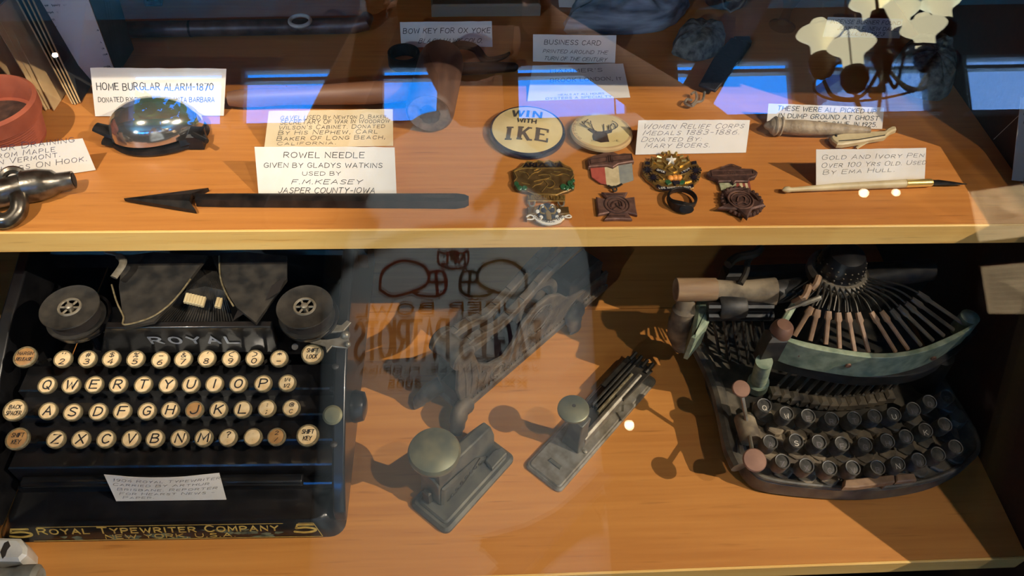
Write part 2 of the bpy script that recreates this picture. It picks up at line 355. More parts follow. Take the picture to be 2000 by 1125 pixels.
# ------------------------------------------------------------------ pen lettering
GL = {}
def G(ch, w, s): GL[ch] = (w, [([tuple(float(q) for q in p.split(',')) for p in st.strip().lstrip('~').split()], st.strip()[0] == '~') for st in s.split('|')])
for ch, w, s in (
 ('A', 4, '0,0 2,6 4,0|.8,2.1 3.2,2.1'), ('B', 3.8, '0,0 0,6|~0,6 2.4,5.9 3.3,4.8 2.4,3.4 0,3.2|~0,3.2 2.8,3 3.8,1.6 2.7,.1 0,0'),
 ('C', 3.8, '~3.8,5 2.4,6 .9,5.4 .1,3 .9,.6 2.4,0 3.8,1'), ('D', 3.9, '0,0 0,6|~0,6 2.2,5.8 3.8,4.3 3.8,1.7 2.2,.2 0,0'),
 ('E', 3.3, '3.3,6 0,6 0,0 3.3,0|0,3.2 2.7,3.2'), ('F', 3.2, '3.2,6 0,6 0,0|0,3.1 2.6,3.1'),
 ('G', 4, '~3.8,5 2.4,6 .9,5.4 .1,3 .9,.6 2.4,0 3.8,.9 3.9,2.6|2.4,2.7 3.9,2.7'), ('H', 3.8, '0,0 0,6|3.8,0 3.8,6|0,3.1 3.8,3.1'),
 ('I', .4, '.2,0 .2,6'), ('J', 2.8, '~2.6,6 2.6,1.6 1.6,.1 .5,.3 0,1.4'), ('K', 3.6, '0,0 0,6|3.5,6 0,2.6|1.1,3.6 3.6,0'), ('L', 3, '0,6 0,0 3,0'),
 ('M', 4.6, '0,0 .4,6 2.3,1.6 4.2,6 4.6,0'), ('N', 3.8, '0,0 0,6 3.8,0 3.8,6'), ('O', 4.2, '~2.1,6 .6,5.2 0,3 .6,.8 2.1,0 3.6,.8 4.2,3 3.6,5.2 2.1,6'),
 ('P', 3.5, '0,0 0,6|~0,6 2.4,5.9 3.5,4.5 2.5,3 0,2.7'), ('Q', 4.2, '~2.1,6 .6,5.2 0,3 .6,.8 2.1,0 3.6,.8 4.2,3 3.6,5.2 2.1,6|2.5,1.4 4.2,-.4'),
 ('R', 3.7, '0,0 0,6|~0,6 2.4,5.9 3.4,4.6 2.5,3.1 0,2.9|1.5,2.9 3.7,0'), ('S', 3.4, '~3.3,5.2 2,6 .6,5.5 .4,4.1 1.7,3.2 3.1,2.2 3.2,.8 1.8,0 .1,.8'),
 ('T', 3.8, '0,6 3.8,6|1.9,6 1.9,0'), ('U', 3.8, '~0,6 0,2 .8,.3 1.9,0 3,.3 3.8,2 3.8,6'), ('V', 4, '0,6 2,0 4,6'), ('W', 5.4, '0,6 1.4,0 2.7,4.6 4,0 5.4,6'),
 ('X', 3.8, '0,6 3.8,0|0,0 3.8,6'), ('Y', 3.8, '0,6 1.9,3 3.8,6|1.9,3 1.9,0'), ('Z', 3.6, '0,6 3.6,6 0,0 3.6,0'),
 ('0', 3.4, '~1.7,6 .4,5 0,3 .4,1 1.7,0 3,1 3.4,3 3,5 1.7,6'), ('1', 1.2, '0,4.8 .9,6 .9,0'), ('2', 3.4, '~.2,4.8 1,6 2.6,5.8 3.2,4.4 2,2.4 0,0|0,0 3.4,0'),
 ('3', 3.2, '~.2,5.4 1.6,6 3,5.2 2.6,3.6 1.2,3.2|~1.2,3.2 3,2.6 3.1,.9 1.6,0 0,.7'), ('4', 3.5, '2.6,0 2.6,6 0,1.8 3.5,1.8'), ('5', 3.3, '3,6 .5,6 .3,3.4|~.3,3.4 1.8,3.9 3.2,2.8 3.1,1 1.6,0 0,.7'),
 ('6', 3.3, '~2.8,5.8 1.2,4.8 .1,2.4 .5,.5 1.7,0 3.1,.8 3.1,2.6 1.8,3.4 .4,2.6'), ('7', 3.3, '0,6 3.3,6 1.2,0'), ('8', 3.2, '~1.6,6 .3,5.2 .6,3.8 1.6,3.2 2.9,2.2 3,.8 1.6,0 .2,.8 .3,2.2 1.6,3.2 2.7,4 2.8,5.3 1.6,6'),
 ('9', 3.3, '~3.1,3.8 1.7,2.7 .3,3.6 .3,5.3 1.6,6 3,5.2 3.1,3.4 2.4,1 1,0'), ('.', .5, '.1,0 .4,.3'), (',', .6, '.5,.5 .1,-1'), ("'", .5, '.3,6 .2,4.6'), ('-', 2.4, '.2,2.8 2.2,2.8'),
 (':', .5, '.1,.6 .4,.9|.1,3.4 .4,3.7'), (';', .6, '.5,.7 .1,-.8|.2,3.4 .5,3.7'), ('?', 2.8, '~0,5 1.2,6 2.7,5.2 2.3,3.8 1.3,2.9 1.3,1.8|1.2,0 1.5,.3'), ('"', 1.6, '.3,6 .2,4.6|1.3,6 1.2,4.6'),
 ('&', 4, '~4,0 1.4,3.6 .8,5 1.6,6 2.6,5 1.8,3.6 .2,2 .6,.3 2.2,0 3.9,2.4'), ('%', 4, '0,0 4,6|~1,6 .1,5 1,4 1.9,5 1,6|~3,2 2.1,1 3,0 3.9,1 3,2'), ('$', 3.4, '~3.3,5.2 2,5.8 .6,5.3 .4,4.1 1.7,3.2 3.1,2.2 3.2,.8 1.8,.3 .1,.8|1.7,-.6 1.7,6.6'),
 ('#', 4, '1,0 1.6,6|2.6,0 3.2,6|.2,2 4,2|.2,4 4,4'), ('(', 1.4, '~1.3,6.4 .3,4.8 .1,3 .3,1.2 1.3,-.4'), (')', 1.4, '~.1,6.4 1.1,4.8 1.3,3 1.1,1.2 .1,-.4'), ('*', 3, '1.5,5.8 1.5,2.2|.1,5 2.9,3|.1,3 2.9,5'),
 ('/', 3, '0,0 3,6'), ('_', 3.4, '0,3 3.4,3'), ('@', 4, '~3.9,1 2.2,0 .4,1.4 .4,4.4 2,6 3.8,4.6 3.6,2.2 2.7,2.4 2.6,4 1.5,3.4 1.7,2 2.7,2.4'), ('+', 3, '1.5,1 1.5,5|0,3 3,3'), (' ', 2.2, '0,-9 0,-9')):
    G(ch, w, s)
def letters(mb, text, wfit, h, put, shear=0.0, pen=.09, jit=.25, gap=1.5, slab=False, seed=0):
    """strokes of text in a box wfit x h; put(x, y) -> Vector maps them; lower-case letters become small capitals"""
    rnd = random.Random(text+str(seed)); x = 0; items = []
    for ch in text:
        k = .8 if ch.islower() else 1.0
        w, st = GL.get(ch.upper(), GL[' ']); items.append((ch, x, k, w, st)); x += w*k+gap*(1 if ch != ' ' else .3)
    tot = max(x-gap, .3); sx = wfit/tot; sy = h/6.0
    pw = h*pen
    for ch, x0, k, w, st in items:
        if ch == ' ': continue
        dy = rnd.uniform(-jit, jit)*.8; tl = rnd.uniform(-jit, jit)*.12; ds = 1+rnd.uniform(-jit, jit)*.12
        for pts, sm in st:
            q = cat(pts, 4) if sm else pts
            if not sm and len(pts) == 2 and len(q) == 2: q = [pts[0], ((pts[0][0]+pts[1][0])/2, (pts[0][1]+pts[1][1])/2), pts[1]]
            q2 = [((x0+a*k+(tl+shear)*b*sy/sx*k)*sx, (b*k*ds+dy)*sy) for a, b in q]
            strokes(mb, q2, pw, put)
def strokes(mb, q2, pw, put):
    t = MB(); t.ribbon(q2, pw); o = len(mb.v)
    mb.v += [put(v.x, v.y) for v in t.v]; mb.f += [tuple(i+o for i in f) for f in t.f]
    for p in (q2[0], q2[-1]):            # round pen ends
        o = len(mb.v); mb.v += [put(p[0]+pw/2*math.cos(2*PI*i/8), p[1]+pw/2*math.sin(2*PI*i/8)) for i in range(8)]; mb.f.append(tuple(range(o, o+8)))
def flat_put(T): return lambda x, y: T @ Vector((x, y, 0))

# a leaning card: four picture corners (TL TR BR BL), height of its upper edge above the shelf, lines of writing
def card(label, c4, shelf, h, lines, m='card', ink='ink', pen=.125, shear=.15, bow=.0006, jit=.25, group=None, name='label_card', zb=.0008):
    TL, TR, BR, BL = c4
    a, b = P(*BL, shelf+zb), P(*BR, shelf+zb); d, c = P(*TL, shelf+zb+h), P(*TR, shelf+zb+h)
    o = thing(name, label, 'card', (a+b)/2, group=group)
    n = (b-a).cross(d-a).normalized(); up = d-a
    if n.dot(CAM-a) < 0: n = -n
    def S(u, v, off=0): return a*(1-u)*(1-v)+b*u*(1-v)+c*u*v+d*(1-u)*v+n*(off+bow*math.sin(PI*u)*v)
    mb = MB(); NU, NV = 14, 5
    rnd = random.Random(label)
    e = [rnd.uniform(-.012, .012) for _ in range(NU+1)]
    rings = []
    for off in (0, -.0004):
        for j in range(NV+1): rings.append([S(i/NU, j/NV+(e[i]*.5 if j == NV else 0), off) for i in range(NU+1)])
    k = NU+1; vs = [p for r in rings for p in r]; fs = []
    for s0 in (0, (NV+1)*k):
        for j in range(NV):
            for i in range(NU): q = s0+j*k+i; fs.append((q, q+1, q+k+1, q+k))
    B = (NV+1)*k
    for i in range(NU): fs += [(i, i+1, B+i+1, B+i), (NV*k+i, NV*k+i+1, B+NV*k+i+1, B+NV*k+i)]
    for j in range(NV): fs += [(j*k, (j+1)*k, B+(j+1)*k, B+j*k), (j*k+NU, (j+1)*k+NU, B+(j+1)*k+NU, B+j*k+NU)]
    mb.add(vs, fs)
    # folded paper leg behind the card
    t0, t1 = S(.44, .9, -.0004), S(.56, .9, -.0004); g = Vector((0, 0, shelf+zb))
    f0, f1 = [Vector((t.x, t.y+h*.25, shelf+.0004)) for t in (t0, t1)]; w = Vector((0, .0004, 0))
    mb.loops([[t0, t1, t1+w, t0+w], [f0, f1, f1+w, f0+w]])
    mb.build('card_sheet', M[m], o, True)
    lt = MB(); W = ((b-a).length+(c-d).length)/2; HH = ((d-a).length+(c-b).length)/2
    def uv(px, py):
        r = ray(px, py); t = (a-CAM).dot(n)/r.dot(n); q = CAM+r*t
        v = .5
        for _ in range(6):
            l, rr = a.lerp(d, v), b.lerp(c, v); u = (q-l).dot(rr-l)/(rr-l).length_squared
            lo, hi = a.lerp(b, u), d.lerp(c, u); v = (q-lo).dot(hi-lo)/(hi-lo).length_squared
        return u, v
    for L in lines:
        tx, x0, x1, y0, y1 = L[:5]
        xm = (x0+x1)/2; u0 = uv(x0, (y0+y1)/2)[0]; u1 = uv(x1, (y0+y1)/2)[0]; yq = y1-(y1-y0)*.06; vb = uv(xm, yq)[1]; vt = uv(xm, y0+(y1-y0)*.14)[1]
        hh = (vt-vb)*HH
        letters(lt, tx, (u1-u0)*W, hh, lambda x, y, u0=u0, vb=vb: S(u0+x/W, vb+y/HH, .00018), L[5] if len(L) > 5 else shear, pen, jit)
    if lines: lt.build('lettering', M[ink], o, True)
    return o

# ================================================================== the room
Z0, ZC = 0.0, H+2.22
fl = MB(); fl.box((.3, -1.4, -.05), (9.6, 6.4, .1)); structure(fl.build('floor', M['floor']))
ce = MB(); ce.box((.3, -1.4, ZC+.05), (9.6, 6.4, .1)); structure(ce.build('ceiling', M['ceil']))
wb = MB(); wb.box((.3, 1.55, ZC/2), (9.6, .1, ZC)); structure(wb.build('wall_back', M['wall']))
wl = MB(); wl.box((-4.45, -1.4, ZC/2), (.1, 6.2, ZC)); structure(wl.build('wall_left', M['wall']))
wr = MB(); wr.box((5.05, -1.4, ZC/2), (.1, 6.2, ZC)); structure(wr.build('wall_right', M['wall']))
WT = Matrix.Translation((.3, -4.1, 0)) @ Matrix.Rotation(math.radians(3), 4, 'Z')   # window wall frame, u along the wall
wins = [(-2.57, -1.91), (-1.80, -1.04), (-.86, -.06), (.06, .83), (1.15, 1.96), (2.09, 2.89), (3.14, 3.94)]
zb, zt, ztr = H+1.43, H+1.85, H+1.765
w = MB(); edges = [-5.0]+[e for a in wins for e in a]+[5.0]
w.box((0, -.05, zb/2), (10, .1, zb), WT); w.box((0, -.05, (zt+ZC)/2), (10, .1, ZC-zt), WT)
for i in range(0, len(edges), 2): w.box(((edges[i]+edges[i+1])/2, -.05, (zb+zt)/2), (edges[i+1]-edges[i], .1, zt-zb), WT)
structure(w.build('wall_front', M['wall']))
for i, (a, b) in enumerate(wins):
    wn = bpy.data.objects.new('window_%d' % (i+1), None); COL.objects.link(wn); wn.matrix_world = WT @ Matrix.Translation(((a+b)/2, 0, zb)); WMAT[wn.name] = wn.matrix_world.copy(); structure(wn)
    hw, hh, t = (b-a)/2, zt-zb, .022
    f = MB()
    for x in (-hw+t/2, hw-t/2): f.box((x, -.03, hh/2), (t, .07, hh))
    for z in (t/2, hh-t/2): f.box((0, -.03, z), (2*hw, .07, t))
    f.box((0, -.03, ztr-zb), (2*hw, .06, .026)); f.box((0, .012, -.012), (2*hw+.08, .06, .024))
    f.build('window_frame', M['frame'], wn)
    g = MB(); g.box((0, -.045, hh/2), (2*hw-.02, .004, hh-.02)); g.build('window_pane', M['wglass'], wn)
# tree and neighbouring roof outside
tr = thing('tree', 'leafy green tree outside the window reflected above the home burglar alarm', 'tree', (-3.4, -6.6, 0))
t = MB(); t.tube([(0, 0, 0), (.05, 0, 1.2), (0, .05, 2.4), (-.1, 0, 3.4)], [.14, .12, .1, .05], 10); t.build('trunk', M['barkw'], tr)
lf = MB(); rnd = random.Random(3)
for i in range(2600):
    a, r, z = rnd.uniform(0, 2*PI), rnd.random()**.5, rnd.uniform(-1, 1)
    c = Vector((math.cos(a)*r*1.0*math.sqrt(1-z*z*.8)+.1, math.sin(a)*r*.8, 3.25+z*.75)); q = Matrix.Rotation(rnd.uniform(0, 6), 4, Vector((rnd.uniform(-1, 1), rnd.uniform(-1, 1), rnd.uniform(-1, 1))).normalized())
    lf.add([c+q @ Vector(p) for p in ((-.07, 0, 0), (0, .035, 0), (.08, 0, .01), (0, -.035, 0))], [(0, 1, 2, 3)])
tag(lf.build('foliage', M['leaf'], tr), kind='stuff')
nb = thing('neighbouring_house', 'pale plank gable of a house outside the rightmost reflected window', 'house', (5.4, -8.6, 0))
k = MB(); k.prism([(-2.0, 0), (2.2, 0), (2.2, 6.2), (1.2, 6.2), (-2.0, 4.1)], -.1, .1, Matrix.Rotation(PI/2, 4, 'X'))
for i in range(9): k.prism([(-1.9+i*.45, 0), (-1.87+i*.45, 0), (-1.87+i*.45, 3.9+.0*i), (-1.9+i*.45, 3.9)], -.13, -.1, Matrix.Rotation(PI/2, 4, 'X'))
k.build('gable_wall', M['siding'], nb)
k = MB(); k.tube([(-2.2, .1, 3.95), (1.3, .1, 6.3)], .12, 4); k.build('roof_edge', M['brace'], nb)
# diagonal brace in front of the window wall
b0, b1 = RF(1318, 262, -3.7), RF(1432, 62, -3.7)
br = MB(); br.loops([[q+Vector((dx, dy, 0)) for dx, dy in ((-.13, -.06), (.13, -.06), (.13, .06), (-.13, .06))] for q in (b0+(b0-b1)*1.6, b1+(b1-b0)*.55)])
tag(br.build('timber_brace', M['brace']), 'diagonal blue grey timber brace before the reflected windows', 'brace')

# chandelier of oil-lamp shades
CC = RF(1722, 98, -2.35)
ch = thing('chandelier', 'dark metal chandelier with cream oil lamp shades reflected in the glass', 'chandelier', CC)
b = MB(); b.lathe([(.004, .2), (.03, .19), (.05, .12), (.045, .04), (.03, 0), (.05, -.04), (.03, -.1), (.012, -.16)], 20); b.build('hub', M['lampmetal'], ch)
b = MB(); b.tube([(0, 0, .18), (0, 0, ZC-CC.z)], .008, 8); b.build('hanging_rod', M['lampmetal'], ch)
b = MB(); b.tube([(0, 0, -.14), (-.06, .05, -.2), (-.1, .08, -.235)], .01, 6); b.ball((-.1, .08, -.24), .028, 10); b.build('finial', M['copper'], ch)
b = MB(); b.torus((0, 0, -.12), .30, .006, 40, 6); b.build('lower_hoop', M['lampmetal'], ch)
# shade positions, each found from its own mirror image
for px, py in ((1604, 78), (1667, 104), (1703, 12), (1808, 66), (1842, 12), (1760, 30)):
    dy = .25*(py-55)/50; A = RF(px, py+28, CC.y+dy)-CC; dx, dz = A.x, A.z; T = Matrix.Translation(A)
    arm = MB(); arm.tube(cat([(0, 0, -.06), (dx*.4, dy*.4, min(dz, 0)-.16), (dx*.85, dy*.85, dz-.19), (dx, dy, dz-.12)]), .009, 6); ao = arm.build('lamp_arm', M['lampwire'] if px in (1808, 1667, 1842) else M['lampmetal'], ch)
    fo = MB(); fo.lathe([(.01, -.115), (.038, -.10), (.058, -.06), (.056, -.025), (.042, 0), (.02, .002)], 20, T); fo.build('font', M['lampmetal'], ch)
    sh = MB(); sh.lathe([(.041, 0), (.042, .045), (.052, .064), (.088, .090), (.098, .101), (.091, .112), (.05, .122), (.03, .125)], 28, T, cap=False); so = sh.build('lamp_shade', M['opal'], ch)
    cp = MB(); cp.lathe([(.034, .130), (.035, .150), (.028, .160)], 18, T, cap=False); cp.build('shade_collar', M['opal'], ch)
    cg = MB(); cg.lathe([(.024, .12), (.023, .2), (.027, .235)], 16, T, cap=False); cg.build('lamp_chimney', M['wglass'], ch)
# bare bulbs
for (px, py, y, lab) in ((1687, 377, -1.9, 'small lit bulb on a wire mirrored below the pen card, the brighter of two'), (1750, 376, -1.55, 'small lit bulb on a wire mirrored below the pen card, the right one'), (1229, 830, -1.8, 'small lit bulb mirrored beside the flat stapler')):
    c = RF(px, py, y); bo = thing('hanging_bulb', lab, 'lamp', c)
    b = MB(); b.ball((0, 0, 0), .017 if px != 1750 else .012, 14); b.build('bulb', M['bulb'], bo)
    b = MB(); b.tube([(0, 0, .014), (0, 0, .05)], .01, 10); b.build('socket', M['lampmetal'], bo)
    b = MB(); b.tube([(0, 0, .04), (0, 0, ZC-c.z)], .003, 6); b.build('wire', M['lampmetal'], bo)
# track spots; the visitor and shelf-back ones are added fill lamps
for loc, tg, lab in ((LR, (.12, .40, S2), 'black track spotlight right of the case aimed at the lower shelf'), (LL, (-.3, .5, S1), 'black track spotlight left of the case aimed at the middle shelf'), (LV_FILL, (0, -.3, H-.35), 'black spotlight added behind the case to brighten the visitor'), (LC_FILL, (.12, .68, S1), 'black spotlight added low at the left to brighten the back of the middle shelf'), (LM, (.05, .4, S2+.1), 'black track spotlight between the chandelier and the case')):
    d = (Vector(tg)-loc).normalized(); A = axes(loc, Vector((1, 0, 0)) if abs(d.x) < .9 else Vector((0, 1, 0)), -d)
    x = d.orthogonal().normalized(); Rm = Matrix((x, (-d).cross(x), -d)).transposed()
    to = thing('track_spotlight', lab, 'spotlight', loc, Rm)
    b = MB(); b.lathe([(.03, .16), (.045, .15), (.05, .03), (.052, -.02), (.048, -.02), (.044, .02), (.03, .03)], 20, cap=False); b.lathe([(.001, .161), (.03, .16)], 20); b.build('lamp_can', M['phone'], to)
    b = MB(); b.tube([loc-d*.1, Vector((loc.x, loc.y, ZC))], .012, 8); b.build('stem', M['phone'], to, True)
for u_, lb in zip(UPL_FILL, ('dark uplighter added at the left to brighten the ceiling', 'dark uplighter added at the right to brighten the ceiling')):
    to = thing('fill_uplight', lb, 'lamp', (u_.x, u_.y, 0))
    b = MB(); b.lathe([(.03, -.06), (.10, .0), (.11, .03), (.10, .03), (.07, -.01), (.03, -.02)], 24, Matrix.Translation((0, 0, u_.z)), cap=False); b.build('bowl', M['lampmetal'], to)
    b = MB(); b.tube([(0, 0, .03), (0, 0, u_.z-.05)], .015, 10); b.lathe([(.15, 0), (.15, .02), (.03, .035)], 24); b.build('stand', M['lampmetal'], to)
# notices on the right, seen only as reflections
def notice(label, corners, y, ym, rows, m='poster'):
    q = [RF(px, py, yy) for (px, py), yy in zip(corners, (y, ym, ym, y))]
    c = sum(q, Vector())/4; o = thing('notice_sheet', label, 'poster', c)
    n = (q[1]-q[0]).cross(q[3]-q[0]).normalized(); n = -n if n.y < 0 else n
    b = MB(); b.loops([[p for p in q], [p-n*.004 for p in q]]); b.build('paper', M[m], o, True)
    lt = MB()
    for i, (v, u0, u1) in enumerate(rows):
        f = lambda u, v: q[0]*(1-u)*(1-v)+q[1]*u*(1-v)+q[2]*u*v+q[3]*(1-u)*v+n*.002
        hw = .006; lt.loops([[f(u0, v-hw), f(u1, v-hw), f(u1, v+hw), f(u0, v+hw)]], None, False, True)
    if rows: lt.build('printed_lines', M['slate'], o, True)
    return o, n, q
n1 = notice('tan printed notice sheet mirrored over the right end of the shelf edge', ((1893, 375), (2060, 352), (2060, 455), (1912, 472)), -1.2, -1.1, [(.3, .35, .9), (.55, .3, .85), (.75, .3, .9)])
n2 = notice('tan typed page mirrored at the right, above the dark red corner', ((1916, 522), (2060, 508), (2060, 612), (1930, 612)), -1.2, -1.1, [(v/10, .1, .95) for v in range(1, 10)])
bc = (n1[2][0]+n2[2][2])/2; nb_ = thing('notice_stand', 'dark standing board holding the two mirrored notice sheets', 'stand', (bc.x, bc.y, 0))
b = MB()
for n_ in (n1, n2): c = sum(n_[2], Vector())/4; b.loops([[c+(p-c)*1.06-n_[1]*.0045 for p in n_[2]], [c+(p-c)*1.06-n_[1]*.015 for p in n_[2]]])
b.build('board', M['darkwood'], nb_, True)
b = MB(); c = sum(n1[2], Vector())/4; b.tube([(c.x, c.y-.2, .03), (c.x, c.y-.2, c.z-.1), c-n1[1]*.018], .02, 10); c = sum(n2[2], Vector())/4; b.tube([(c.x, c.y-.2, c.z-.2), c-n2[1]*.018], .02, 10); b.box((c.x, c.y-.2, .02), (.4, .4, .04)); b.build('post', M['lampmetal'], nb_, True)
spot('spot_lamp', LN_FILL, RF(1990, 480, -1.15), 1900, 20, .4, (1, .84, .64), .02)  # added lamp, brightens the sheets so their reflection shows
to = thing('track_spotlight', 'black spotlight added far right to brighten the notice sheets', 'spotlight', LN_FILL)
b = MB(); b.lathe([(.03, .12), (.05, .1), (.05, 0), (.045, 0), (.04, .05)], 18, cap=False); b.tube([(0, 0, .1), (0, 0, ZC-LN_FILL.z)], .012, 8); b.build('lamp_can', M['phone'], to)

# ================================================================== the case
XL, XR, YB = -1.15, .468, .88
case = thing('display_case', 'wooden museum display case with sloping glass front', 'display case', (0, .5, 0))
b = MB(); b.box(((XL+XR)/2, YB+.011, (H+.22)/2), (XR-XL, .018, H+.22)); b.build('back_panel', M['darkwood'], case, True)
ZT = S1+.055
for nm, x, zt_, d in (('end_panel', XR+.012, ZT, .085), ('end_panel', XL-.012, H+.24, .05)):
    pf = [(YB+.02, 0), (YB+.02, H+.24), (.475, H+.24), (.475, zt_), (gy(zt_)-d, zt_), (gy(H-.68)-d, H-.68), (gy(H-.68)-d, 0)]
    b = MB(); b.loops([[(x-.011, y, z) for y, z in pf], [(x+.011, y, z) for y, z in pf]]); b.build(nm, M['darkwood'], case, True)
d = .085; b = MB(); b.loops([[(x, gy(z)-d-.012, z), (x, gy(z)-d+.012, z), (x, gy(z1)-d+.012, z1), (x, gy(z1)-d-.012, z1)] for z, z1 in ((H-.68, ZT),) for x in (XR+.0005, XR+.024)]); b.build('corner_post', M['olivewood'], case, True)
b = MB(); b.loops([[(x, .473, ZT), (x, .473, H-.15), (x, gy(ZT)+.004, ZT)] for x in (XR+.010, XR+.014)]); b.build('side_pane', M['glass'], case, True)
b = MB(); b.box(((XL+XR)/2, (YB+gy(H+.2))/2, H+.21), (XR-XL, YB-gy(H+.2)+.06, .02)); b.build('top_panel', M['darkwood'], case, True)
b = MB(); b.box(((XL+XR)/2, gy(H-.68)-.02, (H-.70)/2), (XR-XL, .02, H-.70)); b.build('base_panel', M['darkwood'], case, True)
b = MB(); z0, z1 = H-.68, H+.2
e = GN*.0025
b.loops([[Vector((x, gy(z), z))+s*e for s, z in ((1, z0), (1, z1), (-1, z1), (-1, z0))] for x in (XL, XR)]); b.build('glass_pane', M['glass'], case, True)
def shelf(label, ztop, yf, m, edge=None, rear=None):
    o = thing('shelf_board', label, 'shelf', (0, yf, ztop))
    b = MB(); y1 = rear or YB
    b.box(((XL+XR)/2, (yf+y1)/2, ztop-.01), (XR-XL-.002, y1-yf, .02)); b.build('board', M[m], o, True)
    if rear: b = MB(); b.box(((XL+XR)/2, (rear+.001+YB)/2, ztop-.0105), (XR-XL-.002, YB-rear-.002, .019)); b.build('rear_board', M[m], o, True)
    b = MB(); b.box(((XL+XR)/2, yf-.0012, ztop-.01), (XR-XL-.002, .0024, .0202), ch=.0006); part_label(b.build('edge_strip', M[edge], o, True), 'pale pine front edge')
    return o
shelf('middle shelf board of honey wood holding cards, badges and medals', S1, .4115, 'wood', 'edge')
shelf('lower shelf board of honey wood holding typewriters and staplers', S2, .2185, 'wood2', 'edge', P(900, 608, S2).y)
shelf('upper shelf board above the frame, shading the back of the middle shelf', S0, .474, 'wood', 'edge')

# ================================================================== middle shelf: cards
card('white card lettered HOME BURGLAR ALARM behind the chrome bell', ((176, 132), (442, 134), (437, 226), (186, 227)), S1, .032,
     [('HOME BURGLAR ALARM-1870', 189, 417, 160, 177), ('DONATED BY EARL           SANTA BARBARA', 192, 419, 188.5, 200)], shear=0, jit=.4, pen=.11)
card('white card about maple draining propped before the terracotta pot', ((-120, 304), (161, 270), (187, 332), (-105, 375)), S1, .024,
     [('SPILE For Draining', -100, 150, 277, 292, .3), ('SAP From Maple', -75, 111, 293.5, 307, .3), ('TREE In Vermont.', -80, 121, 305.5, 319, .3), ('PAIL Hangs On Hook.', -75, 174, 317, 331, .3)], ink='bink', pen=.08)
card('ragged yellowed card about the gavel behind the ROWEL NEEDLE card', ((525, 217), (767, 213), (768, 285), (516, 289)), S1, .020,
     [('GAVEL USED By Newton D. Baker,', 548, 757, 224, 233), ('SECRETARY Of War In Woodrow', 548, 760, 232, 242), ("Wilson's Cabinet. Donated", 545, 751, 242.5, 252), ('By His Nephew, Carl', 544, 737, 252.5, 262.5), ('Baker Of Long Beach,', 541, 752, 263.5, 273.5), ('California.', 541, 656, 275.5, 283)], m='cream', pen=.11)
card('white card lettered ROWEL NEEDLE behind the long iron needle', ((497, 286.5), (770.5, 287.5), (774.5, 381), (505, 381)), S1, .026,
     [('ROWEL NEEDLE', 554, 711, 296, 309), ('GIVEN BY GLADYS WATKINS', 515, 746, 317, 328), ('USED BY', 590.5, 665, 334, 343), ('F.M.KEASEY', 569, 705.5, 349.5, 360, .45), ('JASPER COUNTY-IOWA', 543, 731, 365, 377.5, .35)])
card('small white card lettered BOW KEY FOR OX YOKE', ((781, 43), (960.5, 41.5), (962, 91.5), (783.5, 92.5)), S1, .018,
     [('BOW KEY FOR OX YOKE', 787, 957, 53.5, 65.5), ('BLACK HAWK,COLO.', 817, 941, 74, 84.6, .5)])
card('white card lettered BUSINESS CARD below the grey stone', ((1041, 67), (1204, 69), (1201, 125), (1041, 120)), S1, .022,
     [('BUSINESS CARD', 1063, 1173, 77, 88), ('PRINTED AROUND THE', 1060, 1186, 96.8, 105, .4), ('TURN OF THE CENTURY', 1062, 1184, 110.5, 119, .4)])
card('old printed business card with a bird mark lying under its label', ((1040, 128), (1217, 124), (1231, 190), (1030, 197)), S1, .004,
     [("HAMMER'S", 1075, 1176, 134, 142, 0), ('BROOK LONDON, It', 1075, 1214, 151, 159, 0), ('MEALS AT ALL HOURS', 1090, 1180, 182, 186, 0), ('OYSTERS A SPECIALTY', 1066, 1195, 188, 193, 0)], ink='slate', bow=.0002, jit=.1)
card('white card lettered WOMEN RELIEF CORPS MEDALS above the medals', ((1247, 235), (1465, 234), (1457, 298), (1241, 302)), S1, .018,
     [('Women Relief Corps', 1256, 1451, 240, 252, .4), ('Medals 1883-1886.', 1256, 1443, 252.5, 264, .4), ('Donated By:', 1253, 1368, 266, 277, .4), ('Mary Boers.', 1259, 1386, 277.5, 289, .4)], ink='bink', pen=.07)
card('white card about the Bodie dump ground behind the ivory handle', ((1501, 202), (1727, 210), (1723, 252), (1497, 247)), S1, .016,
     [('THESE WERE ALL PICKED UP', 1518, 1709, 208.5, 219), ('IN DUMP GROUND AT GHOST', 1520, 1715, 222.5, 233), ('TOWN OF BODIE, CALIF, IN 1925.', 1515, 1712, 235.5, 246)])
card('white card lettered GOLD AND IVORY PEN above the slim pen', ((1594, 292), (1809, 289), (1806, 352), (1594, 364)), S1, .026,
     [('Gold And Ivory Pen', 1604, 1799, 298, 309, .3), ('Over 100 Yrs Old. Used', 1604, 1805, 313, 324, .3), ('By Ema Hull.', 1607, 1745, 327.5, 338, .3)], ink='slate', pen=.07)
card('small white card about an incense burner below the chandelier reflection', ((1617, 33), (1764, 37), (1757, 75), (1607, 72)), S1, .016,
     [('INCENSE BURNER FOUND', 1622, 1758, 38.5, 47.5), ('JUNK PILE, NEW DALE,', 1636, 1753, 51, 60), ('FALL IN 1923', 1645, 1726, 61, 70, .4)])
card('white card standing at the right edge, cut off by the picture', ((1994, 190), (2032, 191), (2024, 357), (1976, 352)), S1, .05,
     [('MINERS', 1999, 2028, 218, 226), ('BOOK', 1999, 2020, 234, 242)])
card('white card standing behind the grey stone at the top edge', ((1086, -46), (1340, -46), (1334, 18), (1092, 14)), S1, .02,
     [('QUARTZ SCHIST', 1150, 1300, -28, -15), ('PLACER MINE', 1235, 1325, -8, 2)])

